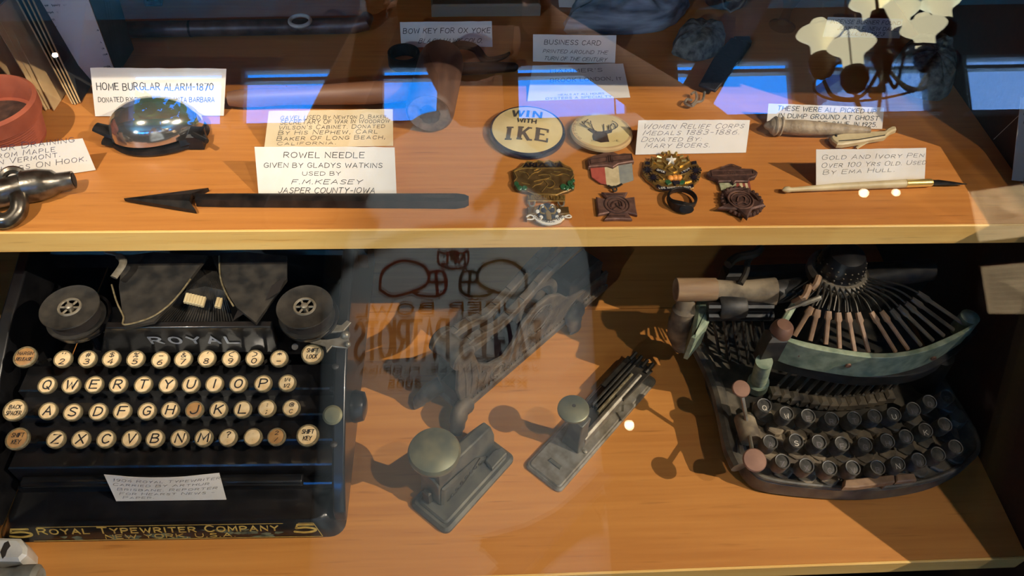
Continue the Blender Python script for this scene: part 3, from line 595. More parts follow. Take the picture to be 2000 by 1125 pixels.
# ------------------------------------------------------------------ badges and medals
def pin(name, label, cx, cy, r, parent_z, rim, tilt=0):
    o = thing(name, label, 'badge', P(cx, cy, S1)); return o
c = P(1030, 256, S1+.004); R0 = .0325
o = thing('campaign_button', 'large round cream WIN WITH IKE button with a navy rim', 'badge', (c.x, c.y, S1), -.16)
SX, SY = 1.0, 1.03
b = MB(); b.lathe([(.9*R0, 0), (R0, .001), (R0*1.01, .0035), (R0*.98, .0055), (R0*.93, .0062), (R0*.92, .005)], 56, sx=SX, sy=SY); b.build('rim', M['bluerim'], o)
b = MB(); b.lathe([(R0*.93*k/12, .009-.0032*(k/12)**2) for k in range(12, 0, -1)]+[(.0004, .009)], 56, sx=SX, sy=SY); b.build('face', M['pinface'], o)
lt = MB(); dome = lambda x, y: Vector((x, y, .0093-.0032*((x*x+y*y)/(R0*.93)**2)))
def dpoly(pts):      # densely cut polygon that follows the dome
    f = [dome(*p) for p in pts]; lt.add(f, [tuple(range(len(f)))])
def bar(x0, y0, x1, y1, w):
    n = 4; d = Vector((x1-x0, y1-y0)); t = Vector((-d.y, d.x)).normalized()*w/2
    for i in range(n):
        a, b2 = i/n, (i+1)/n; p, q = Vector((x0, y0))+d*a, Vector((x0, y0))+d*b2; dpoly([tuple(p+t), tuple(p-t), tuple(q-t), tuple(q+t)])
u = R0/10
def slabtext(segs, ox, oy, k):
    for x0, y0, x1, y1, w in segs: bar((ox+x0*k)*u, (oy+y0*k)*u, (ox+x1*k)*u, (oy+y1*k)*u, w*k*u)
slabtext([(1, 0, 1, 6, 1.3), (0, .3, 2.2, .3, .7), (0, 5.7, 2.2, 5.7, .7)], -5.4, -5.6, .82)
slabtext([(.8, 0, .8, 6, 1.3), (0, .3, 1.8, .3, .7), (0, 5.7, 1.8, 5.7, .7), (1.2, 2.4, 3.6, 6, .9), (1.9, 3.4, 3.9, 0, 1.1), (3, 5.7, 4.4, 5.7, .7), (3.2, .3, 4.9, .3, .7)], -2.4, -5.3, .82)
slabtext([(.8, 0, .8, 6, 1.3), (0, .3, 4.2, .3, .7), (0, 5.7, 4.1, 5.7, .7), (1, 3.1, 3, 3.1, .7), (4, 0, 4, 1.8, .6), (3.9, 4.4, 3.9, 6, .6)], 2.2, -5, .82)
slabtext([(0, 6, 1.4, 0, 1.1), (1.4, 0, 2.7, 6, .9), (2.7, 6, 4, 0, 1.1), (4, 0, 5.4, 6, .9)], -4.5, 3.9, .55)
slabtext([(.8, 0, .8, 6, 1.3), (0, .2, 1.6, .2, .6), (0, 5.8, 1.6, 5.8, .6)], -.9, 4.1, .55)
slabtext([(0, 0, 0, 6, 1.1), (0, 6, 3.6, 0, 1.1), (3.6, 0, 3.6, 6, 1.1)], 1.1, 4.2, .55)
letters(lt, 'WITH', 4.9*u, 1.7*u, lambda x, y: dome(x-2.9*u, y+1.5*u), 0, .2, 0)
lt.build('lettering', M['slate'], o)

c = P(1174.5, 259, S1+.004); R1 = .0268
o = thing('elk_button', 'smaller round cream button with a stag head beside the IKE button', 'badge', (c.x, c.y, S1))
TT = Matrix.Translation((0, 0, .002)) @ Matrix.Rotation(-.06, 4, 'X')
b = MB(); b.lathe([(.9*R1, 0), (R1, .001), (R1, .003), (R1*.96, .0045)], 48, TT); b.build('rim', M['tancard'], o)
b = MB(); b.lathe([(R1*.97, .0042), (R1*.6, .0056), (.0004, .006)], 48, TT); b.build('face', M['pinface'], o)
K = crop(930, 180, 6.25); zz = S1+.0086
b = MB(); b.pprism(K(1430, 500, 1400, 480, 1362, 448, 1400, 445, 1450, 478, 1570, 478, 1620, 470, 1665, 455, 1655, 490, 1600, 505, 1612, 560, 1625, 603, 1520, 612, 1430, 582, 1418, 540), zz, zz-.0003); b.build('stag_head', M['malletdark'], o, True)
b = MB()
for q in (K(1470, 478, 1420, 455, 1360, 430, 1300, 400, 1265, 385), K(1360, 430, 1310, 385, 1290, 355), K(1320, 385, 1330, 360, 1365, 332), K(1440, 465, 1415, 420, 1400, 385, 1330, 360), K(1400, 375, 1395, 350), K(1550, 478, 1640, 462, 1700, 440, 1728, 405, 1700, 370, 1660, 350), K(1560, 470, 1556, 390), K(1615, 465, 1612, 400), K(1650, 460, 1640, 420, 1660, 385), K(1700, 440, 1690, 410, 1672, 380)):
    b.pstroke(q, .0009, zz, smooth=True)
b.build('antlers', M['malletdark'], o, True)
lt = MB()
ctr = Vector((0, 0)); 
def arctext(lt, text, r, a0, a1, h, z, T, inward=False, pen=.13):
    n = len(text)
    for i, chh in enumerate(text):
        a = math.radians(a0+(a1-a0)*(i+.5)/n); s = -1 if inward else 1
        A = T @ Matrix.Translation((r*math.cos(a), r*math.sin(a), z)) @ Matrix.Rotation(a-PI/2*s, 4, 'Z')
        letters(lt, chh, h*.6, h, lambda x, y: A @ Vector((x-h*.3, y-h/2, 0)), 0, pen, 0)
arctext(lt, 'OHIO STATE REUNION', R1*.88, 215, 105, .0024, .0048, TT); arctext(lt, 'HARMONY', R1*.88, 35, 0, .0024, .0048, TT)
letters(lt, 'No.10.B.P.O.E.', .024, .0022, lambda x, y: TT @ Vector((x-.011, y-.0172, .0053)), 0, .13, 0)
lt.build('lettering', M['bronze'], o)

def base_thing(name, label, cx, cy): return thing(name, label, 'medal', P(cx, cy, S1))
# first medal: Arizona plaque
K = crop(980, 290, 6.667); z = S1
o = base_thing('lodge_medal', 'olive gold ARIZONA medal with green cactus pads and hanging pendant', 1060, 375)
b = MB(); b.pprism(K(140, 300, 150, 270, 255, 240, 330, 165, 400, 175, 470, 150, 540, 175, 610, 150, 680, 180, 750, 160, 810, 215, 890, 250, 930, 300, 945, 360, 930, 420, 955, 460, 945, 510, 870, 548, 790, 570, 720, 602, 420, 602, 340, 562, 270, 555, 190, 520, 160, 470, 172, 430, 150, 370), z+.0035, z+.0005, .0006); b.build('plaque', M['plaque'], o, True)
b = MB(); zt_ = z+.0036
for q in (K(145, 300, 258, 242, 330, 168, 400, 178, 470, 153, 540, 178, 610, 153, 680, 183, 750, 163, 810, 215, 890, 250, 930, 300), K(150, 300, 260, 262, 330, 258, 800, 258, 900, 290), K(160, 300, 200, 380, 160, 430), K(945, 340, 900, 400), K(340, 560, 420, 595, 720, 595, 800, 560)): b.pstroke(q, .0007, zt_, .0004)
for q in (K(340, 400, 400, 330, 480, 300, 520, 270, 480, 262, 420, 290), K(420, 430, 500, 410, 560, 400, 630, 380), K(480, 350, 560, 340, 620, 350, 640, 400), K(560, 420, 600, 470, 560, 520, 520, 570), K(600, 400, 660, 420, 690, 470, 640, 510, 590, 510), K(420, 480, 500, 460, 540, 430), K(400, 510, 440, 470), K(640, 330, 720, 350, 800, 330, 880, 360), K(230, 300, 320, 320, 360, 370), K(680, 300, 760, 310), K(260, 450, 360, 470), K(680, 530, 760, 520)): b.pstroke(q, .0005, zt_, .0004, True)
b.build('relief_lines', M['golds'], o, True)
b = MB()
for x, y, r in ((190, 450, 32), (232, 505, 36), (205, 480, 26), (298, 505, 34), (802, 490, 42), (850, 505, 34), (888, 442, 36), (930, 410, 26), (918, 492, 30), (895, 475, 26)):
    b.pprism(circ(*K(x, y)[0], r/6.667, 16, r/6.667*.85), z+.0046, z+.003, .0004)
    if x == 298 or x == 895: part_label(b.build('cactus', M['green'], o, True), 'green enamel cactus pads'); b = MB()
def ptext(b, text, px0, py0, px1, py1, hpx, z, pen=.16, shear=0):       # lettering laid flat, baseline between two picture points
    a, e = P(px0, py0, z), P(px1, py1, z); up = P(px0, py0-hpx, z); x = (e-a).normalized(); y = Vector((-x.y, x.x, 0)); hh = (up-a).dot(y)
    letters(b, text, (e-a).length, hh, lambda u, v: a+x*u+y*v, shear, pen, .05)
b = MB(); ptext(b, 'ARIZONA', *K(290, 238)[0], *K(790, 238)[0], 7.5, z+.0042, .2); b.build('lettering', M['navy'], o, True)
b = MB(); b.pprism(K(330, 602, 830, 602, 828, 685, 335, 680), z+.003, z+.0008, .0005); br_ = b.build('name_bar', M['goldm'], o, True)
b = MB(); ptext(b, 'WINSLOW, 538', *K(345, 655)[0], *K(820, 658)[0], 7.2, z+.0033, .2); b.build('lettering', M['golds'], br_, True)
for x, y in ((388, 705), (772, 705)):
    q = P(*K(x, y)[0], z+.0018); b = MB(); b.torus((0, 0, 0), .0028, .0008, 16, 6, Matrix.Translation(q), .8, 1.5); b.build('link', M['nickel'], o, True)
b = MB(); b.pprism(K(330, 760, 440, 752, 480, 730, 585, 700, 690, 730, 740, 752, 870, 752, 882, 830, 915, 895, 830, 905, 760, 965, 600, 988, 480, 955, 415, 915, 330, 930, 320, 875, 338, 830), z+.003, z+.0006, .0005); pd = b.build('pendant', M['goldm'], o, True)
b = MB(); b.pprism(K(450, 800, 500, 735, 585, 708, 680, 735, 745, 800, 720, 900, 600, 930, 480, 900), z+.0034, z+.003); b.build('dark_field', M['navy'], pd, True)
b = MB()
for x, y in ((530, 740), (658, 740), (467, 812), (742, 803), (512, 886), (722, 882)): b.pprism(circ(*K(x, y)[0], 4, 12, 3.3), z+.0042, z+.003, .0004)
b.build('white_dots', M['offwhite'], pd, True)
b = MB()
for dx in (-1, 1): b.pstroke(K(600+dx*20, 790, 600+dx*60, 750, 600+dx*100, 790, 600+dx*90, 840, 600+dx*45, 850), .0012, z+.0036, .0006, True)
b.pprism(K(570, 830, 600, 790, 640, 830, 650, 910, 615, 935, 590, 920), z+.0046, z+.0032, .0004); b.build('elk_relief', M['golds'], pd, True)
b = MB(); b.pprism(K(430, 862, 470, 905, 540, 935, 620, 945, 700, 928, 760, 900, 800, 868, 815, 905, 770, 950, 700, 975, 620, 988, 530, 978, 455, 940, 418, 890), z+.0045, z+.0032); bn = b.build('banner', M['offwhite'], pd, True)
b = MB(); cx_ = P(*K(615, 700)[0], z+.0046); q = P(*K(615, 965)[0], z+.0046); rr = (cx_-q).length
for i, chh in enumerate('LOS ANGELES, 1912'):
    t = (i-8)/8; p0 = K(615+t*178, 962-t*t*62)[0]; a = P(*p0, z+.0046); T2 = Matrix.Translation(a) @ Matrix.Rotation(t*.62, 4, 'Z')
    letters(b, chh, .0017, .0029, lambda x, y: T2 @ Vector((x-.0008, y, 0)), 0, .16, 0)
b.build('lettering', M['kprint'], bn, True)
for s, q in ((0, K(335, 765, 430, 757, 430, 850, 340, 850)), (1, K(745, 765, 865, 757, 880, 840, 770, 850))):
    b = MB(); b.pprism(q, z+.0038, z+.003, .0004); b.build('side_scene', M['plaque'], pd, True)
for q in (K(325, 895, 370, 870, 420, 895, 400, 925, 335, 925), K(820, 890, 870, 870, 905, 890, 880, 905, 830, 900)):
    b = MB(); b.pstroke(q, .0011, z+.004, .0005, True); b.build('scroll', M['offwhite'], pd, True)

# second medal: tricolour ribbon and cross
o = base_thing('relief_corps_medal', 'mauve bronze cross medal hanging from a red, cream and grey ribbon', 1200, 365)
b = MB(); b.pprism(K(1120, 130, 1200, 82, 1290, 62, 1340, 40, 1400, 12, 1460, 40, 1520, 68, 1590, 55, 1690, 60, 1725, 162, 1520, 195, 1450, 240, 1375, 215, 1130, 232), z+.0045, z+.0008, .0007); br_ = b.build('pin_bar', M['bronze'], o, True)
b = MB(); b.pstroke(K(1150, 145, 1370, 110, 1370, 170, 1160, 205, 1150, 145), .0007, z+.0045, .0005); b.pstroke(K(1440, 100, 1690, 75, 1700, 140, 1450, 165, 1440, 100), .0007, z+.0045, .0005)
for x in (1395, 1425): b.pstroke(K(x, 95, x+10, 175), .0012, z+.0045, .0006)
b.build('bar_relief', M['bronzed'], br_, True)
for nm, q, m_ in (('ribbon', K(1150, 225, 1335, 205, 1362, 462, 1290, 452, 1172, 372), 'red'), ('ribbon', K(1335, 205, 1515, 195, 1542, 462, 1430, 505, 1362, 462), 'creamrib'), ('ribbon', K(1515, 195, 1695, 178, 1716, 408, 1620, 440, 1542, 462), 'greyrib')):
    b = MB(); b.pprism(q, z+.0022, z+.0014); part_label(b.build(nm, M[m_], o, True), {'red': 'red ribbon stripe', 'creamrib': 'cream ribbon stripe', 'greyrib': 'grey ribbon stripe'}[m_])
b = MB(); b.pstroke(K(1390, 490, 1430, 508, 1500, 500, 1560, 470), .0016, z+.002, .0008, True); q = P(*K(1468, 525)[0], z+.002); b.torus((0, 0, 0), .0022, .0007, 14, 6, Matrix.Translation(q), .8, 1.3); b.build('hanger', M['steeld'], o, True)
b = MB(); b.pprism(K(1300, 560, 1470, 568, 1640, 560, 1597, 640, 1730, 620, 1745, 740, 1768, 862, 1640, 825, 1702, 918, 1520, 912, 1338, 918, 1405, 828, 1255, 858, 1240, 740, 1228, 622, 1372, 652), z+.0032, z+.0006, .0008); cr = b.build('cross', M['bronze'], o, True)
b = MB(); q = P(*K(1500, 732)[0], z+.0033); b.torus((0, 0, 0), .0098, .0006, 36, 6, Matrix.Translation(q)); b.torus((0, 0, 0), .0072, .0004, 30, 6, Matrix.Translation(q))
for qq in (K(1420, 760, 1450, 700, 1500, 680, 1560, 700, 1570, 750), K(1450, 790, 1500, 760, 1560, 790), K(1490, 720, 1500, 760), K(1530, 700, 1540, 750)): b.pstroke(qq, .0009, z+.0033, .0006, True)
b.pstroke(K(1360, 600, 1570, 600), .0012, z+.0032, .0004); b.pstroke(K(1400, 880, 1600, 880), .0012, z+.0032, .0004)
b.build('cross_relief', M['bronzed'], cr, True)

# third medal: gold fan badge
K = crop(1230, 280, 6.667)
o = base_thing('elks_lodge_badge', 'black and gold fan shaped badge with a white star and oranges', 1313, 337)
b = MB(); b.pprism(K(280, 172, 400, 195, 440, 170, 470, 152, 600, 152, 640, 170, 665, 195, 752, 165, 775, 225, 800, 228, 868, 215, 890, 270, 938, 330, 930, 400, 905, 470, 850, 520, 835, 575, 700, 608, 600, 612, 480, 605, 340, 570, 285, 515, 230, 480, 160, 395, 175, 320, 190, 215, 240, 235), z+.003, z+.0006, .0006); b.build('badge_plate', M['goldm'], o, True)
b = MB()
for x, y, r in ((238, 340, 72), (312, 440, 70), (868, 345, 72), (842, 438, 70)):
    cx, cy = K(x, y)[0]
    st = [(cx+(r if i % 2 == 0 else r*.35)/6.667*math.cos(PI*i/11), cy+(r if i % 2 == 0 else r*.35)/6.667*.85*math.sin(PI*i/11)) for i in range(22)]
    b = MB(); b.pprism(st, z+.004, z+.0028); part_label(b.build('palm_rosette', M['navy'], o, True), 'black enamel palm rosette')
for q in (K(205, 235, 265, 240, 262, 272, 205, 265), K(805, 235, 868, 230, 868, 265, 815, 270)): b = MB(); b.pprism(q, z+.004, z+.0028); b.build('tree_trunk', M['navy'], o, True)
for q, tx, e in ((K(340, 328, 390, 330, 475, 368, 468, 392, 390, 375, 335, 345), 'BPOE', K(352, 352, 455, 385)), (K(665, 372, 740, 340, 795, 302, 800, 325, 745, 370, 670, 395), '1.909', K(685, 385, 785, 330)), (K(360, 530, 420, 560, 590, 578, 740, 560, 822, 525, 832, 560, 740, 598, 590, 610, 430, 600, 350, 565), 'LOS ANGELES 1909', K(385, 592, 800, 580))):
    b = MB(); b.pprism(q, z+.0042, z+.0028); bn = b.build('banner', M['navy'], o, True)
    b = MB(); ptext(b, tx, *e[0], *e[1], 3.4, z+.0044, .18); b.build('lettering', M['offwhite'], bn, True)
cx, cy = K(543, 205)[0]
b = MB(); b.pprism([(cx+(68 if i % 2 == 0 else 27)/6.667*math.sin(PI*i/5), cy-(60 if i % 2 == 0 else 24)/6.667*math.cos(PI*i/5)) for i in range(10)], z+.0052, z+.003, .0005); b.build('white_star', M['offwhite'], o, True)
b = MB(); cq = P(*K(540, 225)[0], z+.0032)
for i in range(7): a = PI*i/6; b.tube([cq+Vector((math.cos(a)*.0085, math.sin(a)*.008, 0)), cq+Vector((math.cos(a)*.0125, math.sin(a)*.0115, 0))], .0014, 6)
for q in (K(440, 250, 480, 290, 460, 330), K(640, 250, 600, 300, 640, 330), K(500, 340, 560, 300, 620, 350, 560, 380, 510, 350), K(300, 230, 360, 280, 430, 300), K(770, 230, 700, 280, 650, 300), K(380, 420, 440, 470), K(730, 420, 690, 470), K(390, 480, 460, 500), K(800, 490, 720, 510), K(285, 178, 300, 240, 290, 300), K(752, 170, 772, 240)): b.pstroke(q, .0011, z+.0031, .0009, True)
b.build('gold_relief', M['golds'], o, True)
for x, y in ((528, 450), (585, 442), (642, 442)):
    b = MB(); b.ball(P(*K(x, y)[0], z+.0032), .0028, 12, None, (1, 1, .7)); part_label(b.build('orange_fruit', M['orange'], o, True), 'orange enamel fruit')
b = MB()
for q in (K(460, 475, 520, 470, 550, 510, 500, 535, 465, 510), K(640, 505, 680, 470, 720, 485, 700, 525, 650, 525)): b.pprism(q, z+.0042, z+.003, .0003)
b.build('leaves', M['green'], o, True)
b = MB()
for i in range(9): b.ball(P(*K(565+(i % 4)*23+(i//4)*12, 500+(i//4)*20)[0], z+.0034), .0011, 8)
b.build('grapes', M['navy'], o, True)

# signet ring
q = P(*K(665, 770)[0], S1)
o = thing('signet_ring', 'blackened signet ring lying below the gold fan badge', 'ring', q, -.1)
b = MB(); Rg = .0105; rings = []
for i in range(40):
    a = 2*PI*i/40; k = max(0, math.cos(a+PI/2+.25))**3; hh = .0024+.0022*k; tt = .0009+.0012*k
    d = Vector((math.cos(a)*1.05, math.sin(a), 0)); cc = d*Rg+Vector((0, 0, .0045+.0005*k))
    rings.append([cc-d*tt+Vector((0, 0, hh)), cc+d*tt+Vector((0, 0, hh*.8)), cc+d*(tt+.0004*k)-Vector((0, 0, hh)), cc-d*tt-Vector((0, 0, hh))])
rings.append(rings[0]); b.loops(rings, None, False, False); b.build('band', M['iron'], o, bev=.0005)
b = MB(); b.lathe([(.0058, 0), (.0056, .0008), (.0004, .0011)], 20, Matrix.Translation((.0022, -Rg-.0022, .0052)) @ Matrix.Rotation(math.radians(64), 4, 'X'), sy=.62); b.build('signet_face', M['iron'], o)

# fourth medal: star on flag ribbon
o = base_thing('star_medal', 'dark bronze five pointed star medal on a small flag ribbon', 1440, 372)
b = MB(); b.pprism(K(1003, 395, 1015, 372, 1050, 338, 1180, 325, 1250, 290, 1280, 285, 1318, 264, 1355, 285, 1390, 292, 1450, 320, 1600, 325, 1650, 352, 1672, 375, 1650, 410, 1640, 428, 1560, 452, 1545, 492, 1385, 490, 1352, 525, 1315, 488, 1155, 492, 1125, 452, 1040, 428), z+.0046, z+.0008, .0007); br_ = b.build('pin_bar', M['bronzed'], o, True)
b = MB(); b.pstroke(K(1065, 360, 1600, 350, 1612, 408, 1070, 425, 1065, 360), .0007, z+.0046, .0006)
ptext(b, 'SOUVENIR', *K(1220, 405)[0], *K(1500, 398)[0], 5.2, z+.0048, .18); b.pstroke(K(1180, 325, 1250, 295, 1318, 275, 1390, 296, 1450, 320), .0009, z+.0046, .0005, True); b.build('bar_relief', M['bronze'], br_, True)
for q, m_, lb in ((K(1152, 470, 1388, 480, 1385, 600, 1190, 605), 'sage', 'sage green leaf ribbon'), (K(1388, 480, 1420, 482, 1440, 600, 1385, 600), 'darkred', 'red stripe'), (K(1420, 482, 1455, 484, 1485, 600, 1440, 600), 'creamrib', 'cream stripe'), (K(1455, 484, 1490, 486, 1520, 600, 1485, 600), 'darkred', 'red stripe'), (K(1490, 486, 1520, 488, 1555, 600, 1520, 600), 'creamrib', 'cream stripe'), (K(1520, 488, 1555, 470, 1580, 600, 1555, 600), 'darkred', 'red stripe')):
    b = MB(); b.pprism(q, z+.0024, z+.0016); part_label(b.build('ribbon', M[m_], o, True), lb)
b = MB(); b.pprism(K(1150, 830, 1310, 750, 1200, 595, 1385, 640, 1545, 560, 1580, 680, 1775, 798, 1600, 845, 1535, 975, 1400, 850), z+.0062, z+.0034, .0012); st = b.build('star', M['bronzed'], o, True)
b = MB(); q = P(*K(1445, 735)[0], z+.0064); b.torus((0, 0, 0), .0098, .0008, 36, 6, Matrix.Translation(q)); b.torus((0, 0, 0), .0075, .0004, 30, 6, Matrix.Translation(q))
for qq in (K(1400, 760, 1420, 700, 1470, 690, 1510, 720, 1500, 770), K(1400, 790, 1460, 770, 1520, 790)): b.pstroke(qq, .001, z+.0064, .0007, True)
b.build('star_relief', M['bronze'], st, True)
b = MB(); q = P(*K(1455, 765)[0], z+.0022); b.torus((0, 0, 0), .0148, .0019, 44, 8, Matrix.Translation(q))
for i in range(26): a = 2*PI*i/26; b.ball(q+Vector((math.cos(a)*.0158, math.sin(a)*.0158, .0008)), .0018, 8)
b.build('wreath', M['bronzed'], o, True)

# ------------------------------------------------------------------ other things on the middle shelf
z = S1
# long needle
K = crop(320, 200, 3.226)
a, e = P(*K(240, 612)[0], z+.004), P(*K(1905, 617)[0], z+.004)
A = axes(a, e-a); Ln = (e-a).length
o = thing('rowel_needle', 'long dark iron needle with an arrow head below its card', 'needle', a)
b = MB(); b.loops([[(x, -w_, -.0035), (x, w_, -.0035), (x, w_*.8, .003), (x, w_*.2, .004), (x, -w_*.8, .003)] for x, w_ in ((-.004, .004), (.02, .0048), (.1, .0052), (Ln-.02, .0058), (Ln-.008, .006), (Ln-.001, .0045), (Ln+.002, .002))], A); b.build('shaft', M['iron'], o, True)
b = MB(); b.loops([[A @ Vector(p) for p in ((-.058, 0, .001), (-.002, -.0118, .0), (-.008, -.004, .0025), (-.008, .004, .0025), (.002, .0132, .0))], [A @ Vector(p) for p in ((-.058, 0, -.002), (-.002, -.0118, -.0035), (-.008, -.004, -.0035), (-.008, .004, -.0035), (.002, .0132, -.0035))]]); b.build('arrow_head', M['iron'], o, True)
b = MB(); b.box((Ln-.022, 0, .0042), (.026, .003, .0006), A); b.build('needle_eye', M['kprint'], o, True)

# mallet
c0, c1 = P(838, 222, z+.0205), P(864, 112, z+.0205); A = axes(c0, c1-c0); L_ = (c1-c0).length
T = A @ Matrix.Rotation(PI/2, 4, 'Y')
o = thing('gavel', 'brown turned wooden gavel head with its worn end facing the front', 'gavel', c0)
R_ = .0205
b = MB(); b.lathe([(R_*.3, .0005), (R_*.88, 0), (R_*.97, .002), (R_, .006), (R_*1.0, L_*.5), (R_*.98, L_*.9), (R_*.9, L_*.99), (R_*.7, L_)], 40, T); b.build('head', M['mallet'], o, True)
b = MB(); b.lathe([(R_*.86, -.0006), (R_*.86, 0), (R_*.5, .0012)][::-1], 32, T); b.loops([[(R_*.86*math.cos(t*PI/16), R_*.86*math.sin(t*PI/16), -.0003) for t in range(32)]], T, False, True); b.build('end_face', M['malletend'], o, True)
b = MB(); rn = random.Random(5); q = [(R_*(.42+rn.uniform(-.08, .08))*math.cos(t*PI/11), R_*(.40+rn.uniform(-.08, .08))*math.sin(t*PI/11)) for t in range(22)]; b.prism(q, -.0014, -.0004, T, .0003); b.build('end_stain', M['malletdark'], o, True)
h0, h1 = P(447, 193, z+.009), P(838, 176, z+.018)
b = MB(); n = 14; prof = [.0062, .0078, .008, .0078, .0074, .0078, .0082, .0088, .0092, .0096, .0098, .0096, .0086, .0078, .007]
b.tube([h0.lerp(h1, i/n) for i in range(n+1)], prof, 16); b.build('handle', M['handle'], o, True)

# chrome bell alarm
c = P(304, 268, z); o = thing('burglar_alarm', 'chrome domed home burglar alarm bell on a black base', 'alarm', c)
b = MB(); b.loops([[(x*s_, y*s_, zz_) for x, y in [(.034*math.cos(t)*(1 if math.cos(t) < 0 else 1.25), .026*math.sin(t)) for t in [2*PI*i/40 for i in range(40)]]] for s_, zz_ in ((1.0, .001), (1.04, .003), (1.0, .006))], Matrix.Translation(c) @ Matrix.Rotation(.1, 4, 'Z')); b.build('base', M['iron'], o, True)
b = MB(); T = Matrix.Translation(c+Vector((-.001, .003, .006))) @ Matrix.Rotation(.18, 4, 'Z') @ Matrix.Rotation(-.1, 4, 'X'); rings = []
for i in range(13):
    a = PI/2*i/12; k = max(math.cos(a), .02)**.75; zz_ = .025*math.sin(a)
    rings.append([((.0335*math.cos(t)*(1.0 if math.cos(t) < 0 else 1.0+.22*math.cos(t)**2))*k, .027*math.sin(t)*k, zz_) for t in [2*PI*j/48 for j in range(48)]])
b.loops(rings, T); b.build('bell', M['chrome'], o, True)
b = MB(); q0, q1 = P(246, 268, z+.008), P(186, 248, z+.014); b.tube([q0, q0.lerp(q1, .5), q1], [.0065, .0068, .005], 10, None, .5); b.tube([P(240, 280, z+.004), P(206, 273, z+.004)], .006, 10, None, .5); b.build('clamp_jaw', M['iron'], o, True)
b = MB(); q0, q1 = P(352, 275, z+.006), P(402, 262, z+.008); b.tube([q0, q0.lerp(q1, .6), q1], [.008, .0075, .006], 8, None, .7); b.box(tuple(P(384, 268, z+.008)), (.012, .014, .014), ch=.002); b.tube([P(376, 262, z+.014), P(404, 276, z+.014)], .0022, 8); b.build('hinge', M['iron'], o, True)

# maple spile with hook, lower left
K = crop(0, 180, 4.167)
o = thing('maple_spile', 'dull metal maple tree spile with a hook at the left edge', 'spile', P(60, 375, z))
pts = [P(*q, z+.011) for q in K(-140, 860, 0, 825, 190, 775, 210, 770, 330, 752, 440, 735, 475, 732, 600, 712)]
b = MB(); b.tube(pts, [.0098, .0105, .0105, .0125, .0122, .0098, .0072, .0068], 18); b.build('tube', M['pewter'], o, True)
b = MB(); b.tube([pts[-1]+(pts[-1]-pts[-2])*.02, pts[-1]+(pts[-1]-pts[-2])*.05], [.0052, .0052], 16); b.build('bore', M['kprint'], o, True)
b = MB(); q = P(*K(115, 712)[0], z+.016); b.torus((0, 0, 0), .0075, .003, 20, 8, axes(q, pts[2]-pts[1], (0, .6, .8)) @ Matrix.Rotation(PI/2, 4, 'X')); b.build('eye_ring', M['pewter'], o, True)
b = MB(); b.tube(cat([P(*q, zz_) for q, zz_ in zip(K(150, 850, 160, 900, 150, 970, 95, 1030, 20, 1050, -50, 1030), (z+.012, z+.011, z+.008, z+.006, z+.006, z+.006))]), .0062, 12); b.build('hook', M['pewter'], o, True)

# terracotta pot
c = P(14, 275, z); o = thing('terracotta_pot', 'small ribbed terracotta pot behind the maple card', 'pot', c)
T = Matrix.Translation(c)
prof = [(.027, 0), (.0305, .002)]
for i in range(9): prof += [(.031+.0004*i, .005+i*.0022), (.0302+.0004*i, .0061+i*.0022)]
prof += [(.0365, .0255), (.0372, .038), (.0345, .040), (.0325, .037), (.031, .02), (.02, .018), (.0004, .018)]
b = MB(); b.lathe(prof, 48, T); b.build('pot_body', M['terra'], o, True)
b = MB(); b.lathe([(.0312, .019), (.02, .0205), (.0004, .021)], 24, T); b.build('soil', M['soil'], o, True)

# leaning cards and papers in the left corner
def leaf(name, label, foot, top, dep, lean, hgt, m, th=.0009, group=None, up=None):
    a = P(*foot, z+.0006); d = P(*top, z+hgt); bk = Vector((lean, dep, 0))
    o = thing(name, label, 'card', a, group=group); n = (d-a).cross(bk).normalized()*th
    q = [a+bk*.08+(d-a)*.0, a, a+(d-a)*.5, d, d+bk, a+bk*1.0+(d-a)*.08, a+bk]
    q = [a, a.lerp(d, .5)+Vector((0, 0, 0)), d, d+bk, a+bk]
    b = MB(); b.loops([q, [p+n for p in q]]); b.build('sheet', M[m], o, True); return o
for (ft, tp, lab, m_, dep) in (((50, 186), (-60, 60), 'tan file card leaning behind the terracotta pot, leftmost of its bunch', 'tancard', .045), ((90, 216), (-20, 30), 'tan file card leaning beside the pot, second of its bunch', 'tancard', .02), ((96, 214), (-10, 22), 'tan file card leaning beside the pot, third of its bunch', 'tancard', .02), ((106, 216), (0, 10), 'broad tan file card leaning in the left corner, nearest the dark photo cards', 'tancard', .05)):
    leaf('file_card', lab, ft, tp, dep, .004, .075, m_, group='tan file cards leaning beside the pot')
for i, (ft, tp, lab, m_) in enumerate((((142, 203), (22, -20), 'pale edged photo card leaning left of the handwritten letter, first from the pot', 'darkcard'), ((147, 204), (32, -24), 'pale edged photo card leaning left of the handwritten letter, second from the pot', 'darkcard'), ((152, 202), (42, -26), 'pale edged photo card leaning left of the handwritten letter, third from the pot', 'darkcard'), ((157, 200), (52, -26), 'pale edged photo card leaning left of the handwritten letter, nearest the letter', 'darkcard'))):
    o = leaf('photo_card', lab, ft, tp, .05, .004, .085, m_, .0005, group='photo cards leaning in the left corner')
    a, d = P(*ft, z+.0008), P(*tp, z+.085); b = MB(); b.tube([a, d], .0007, 6); b.build('pale_edge', M['tancard'], o, True)
q = [P(72, -8, z+.075), P(170, -8, z+.075), P(222, 132, z+.012), P(140, 150, z+.002)]; q[3] = P(148, 168, z+.001); q[2] = P(228, 150, z+.001)
o = thing('handwritten_letter', 'grey handwritten letter leaning in the upper left corner', 'letter', (q[2]+q[3])/2)
n = (q[1]-q[0]).cross(q[3]-q[0]).normalized(); n = -n if n.dot(CAM-q[0]) < 0 else n
b = MB(); b.loops([q, [p-n*.0006 for p in q]]); b.build('paper', M['card'], o, True)
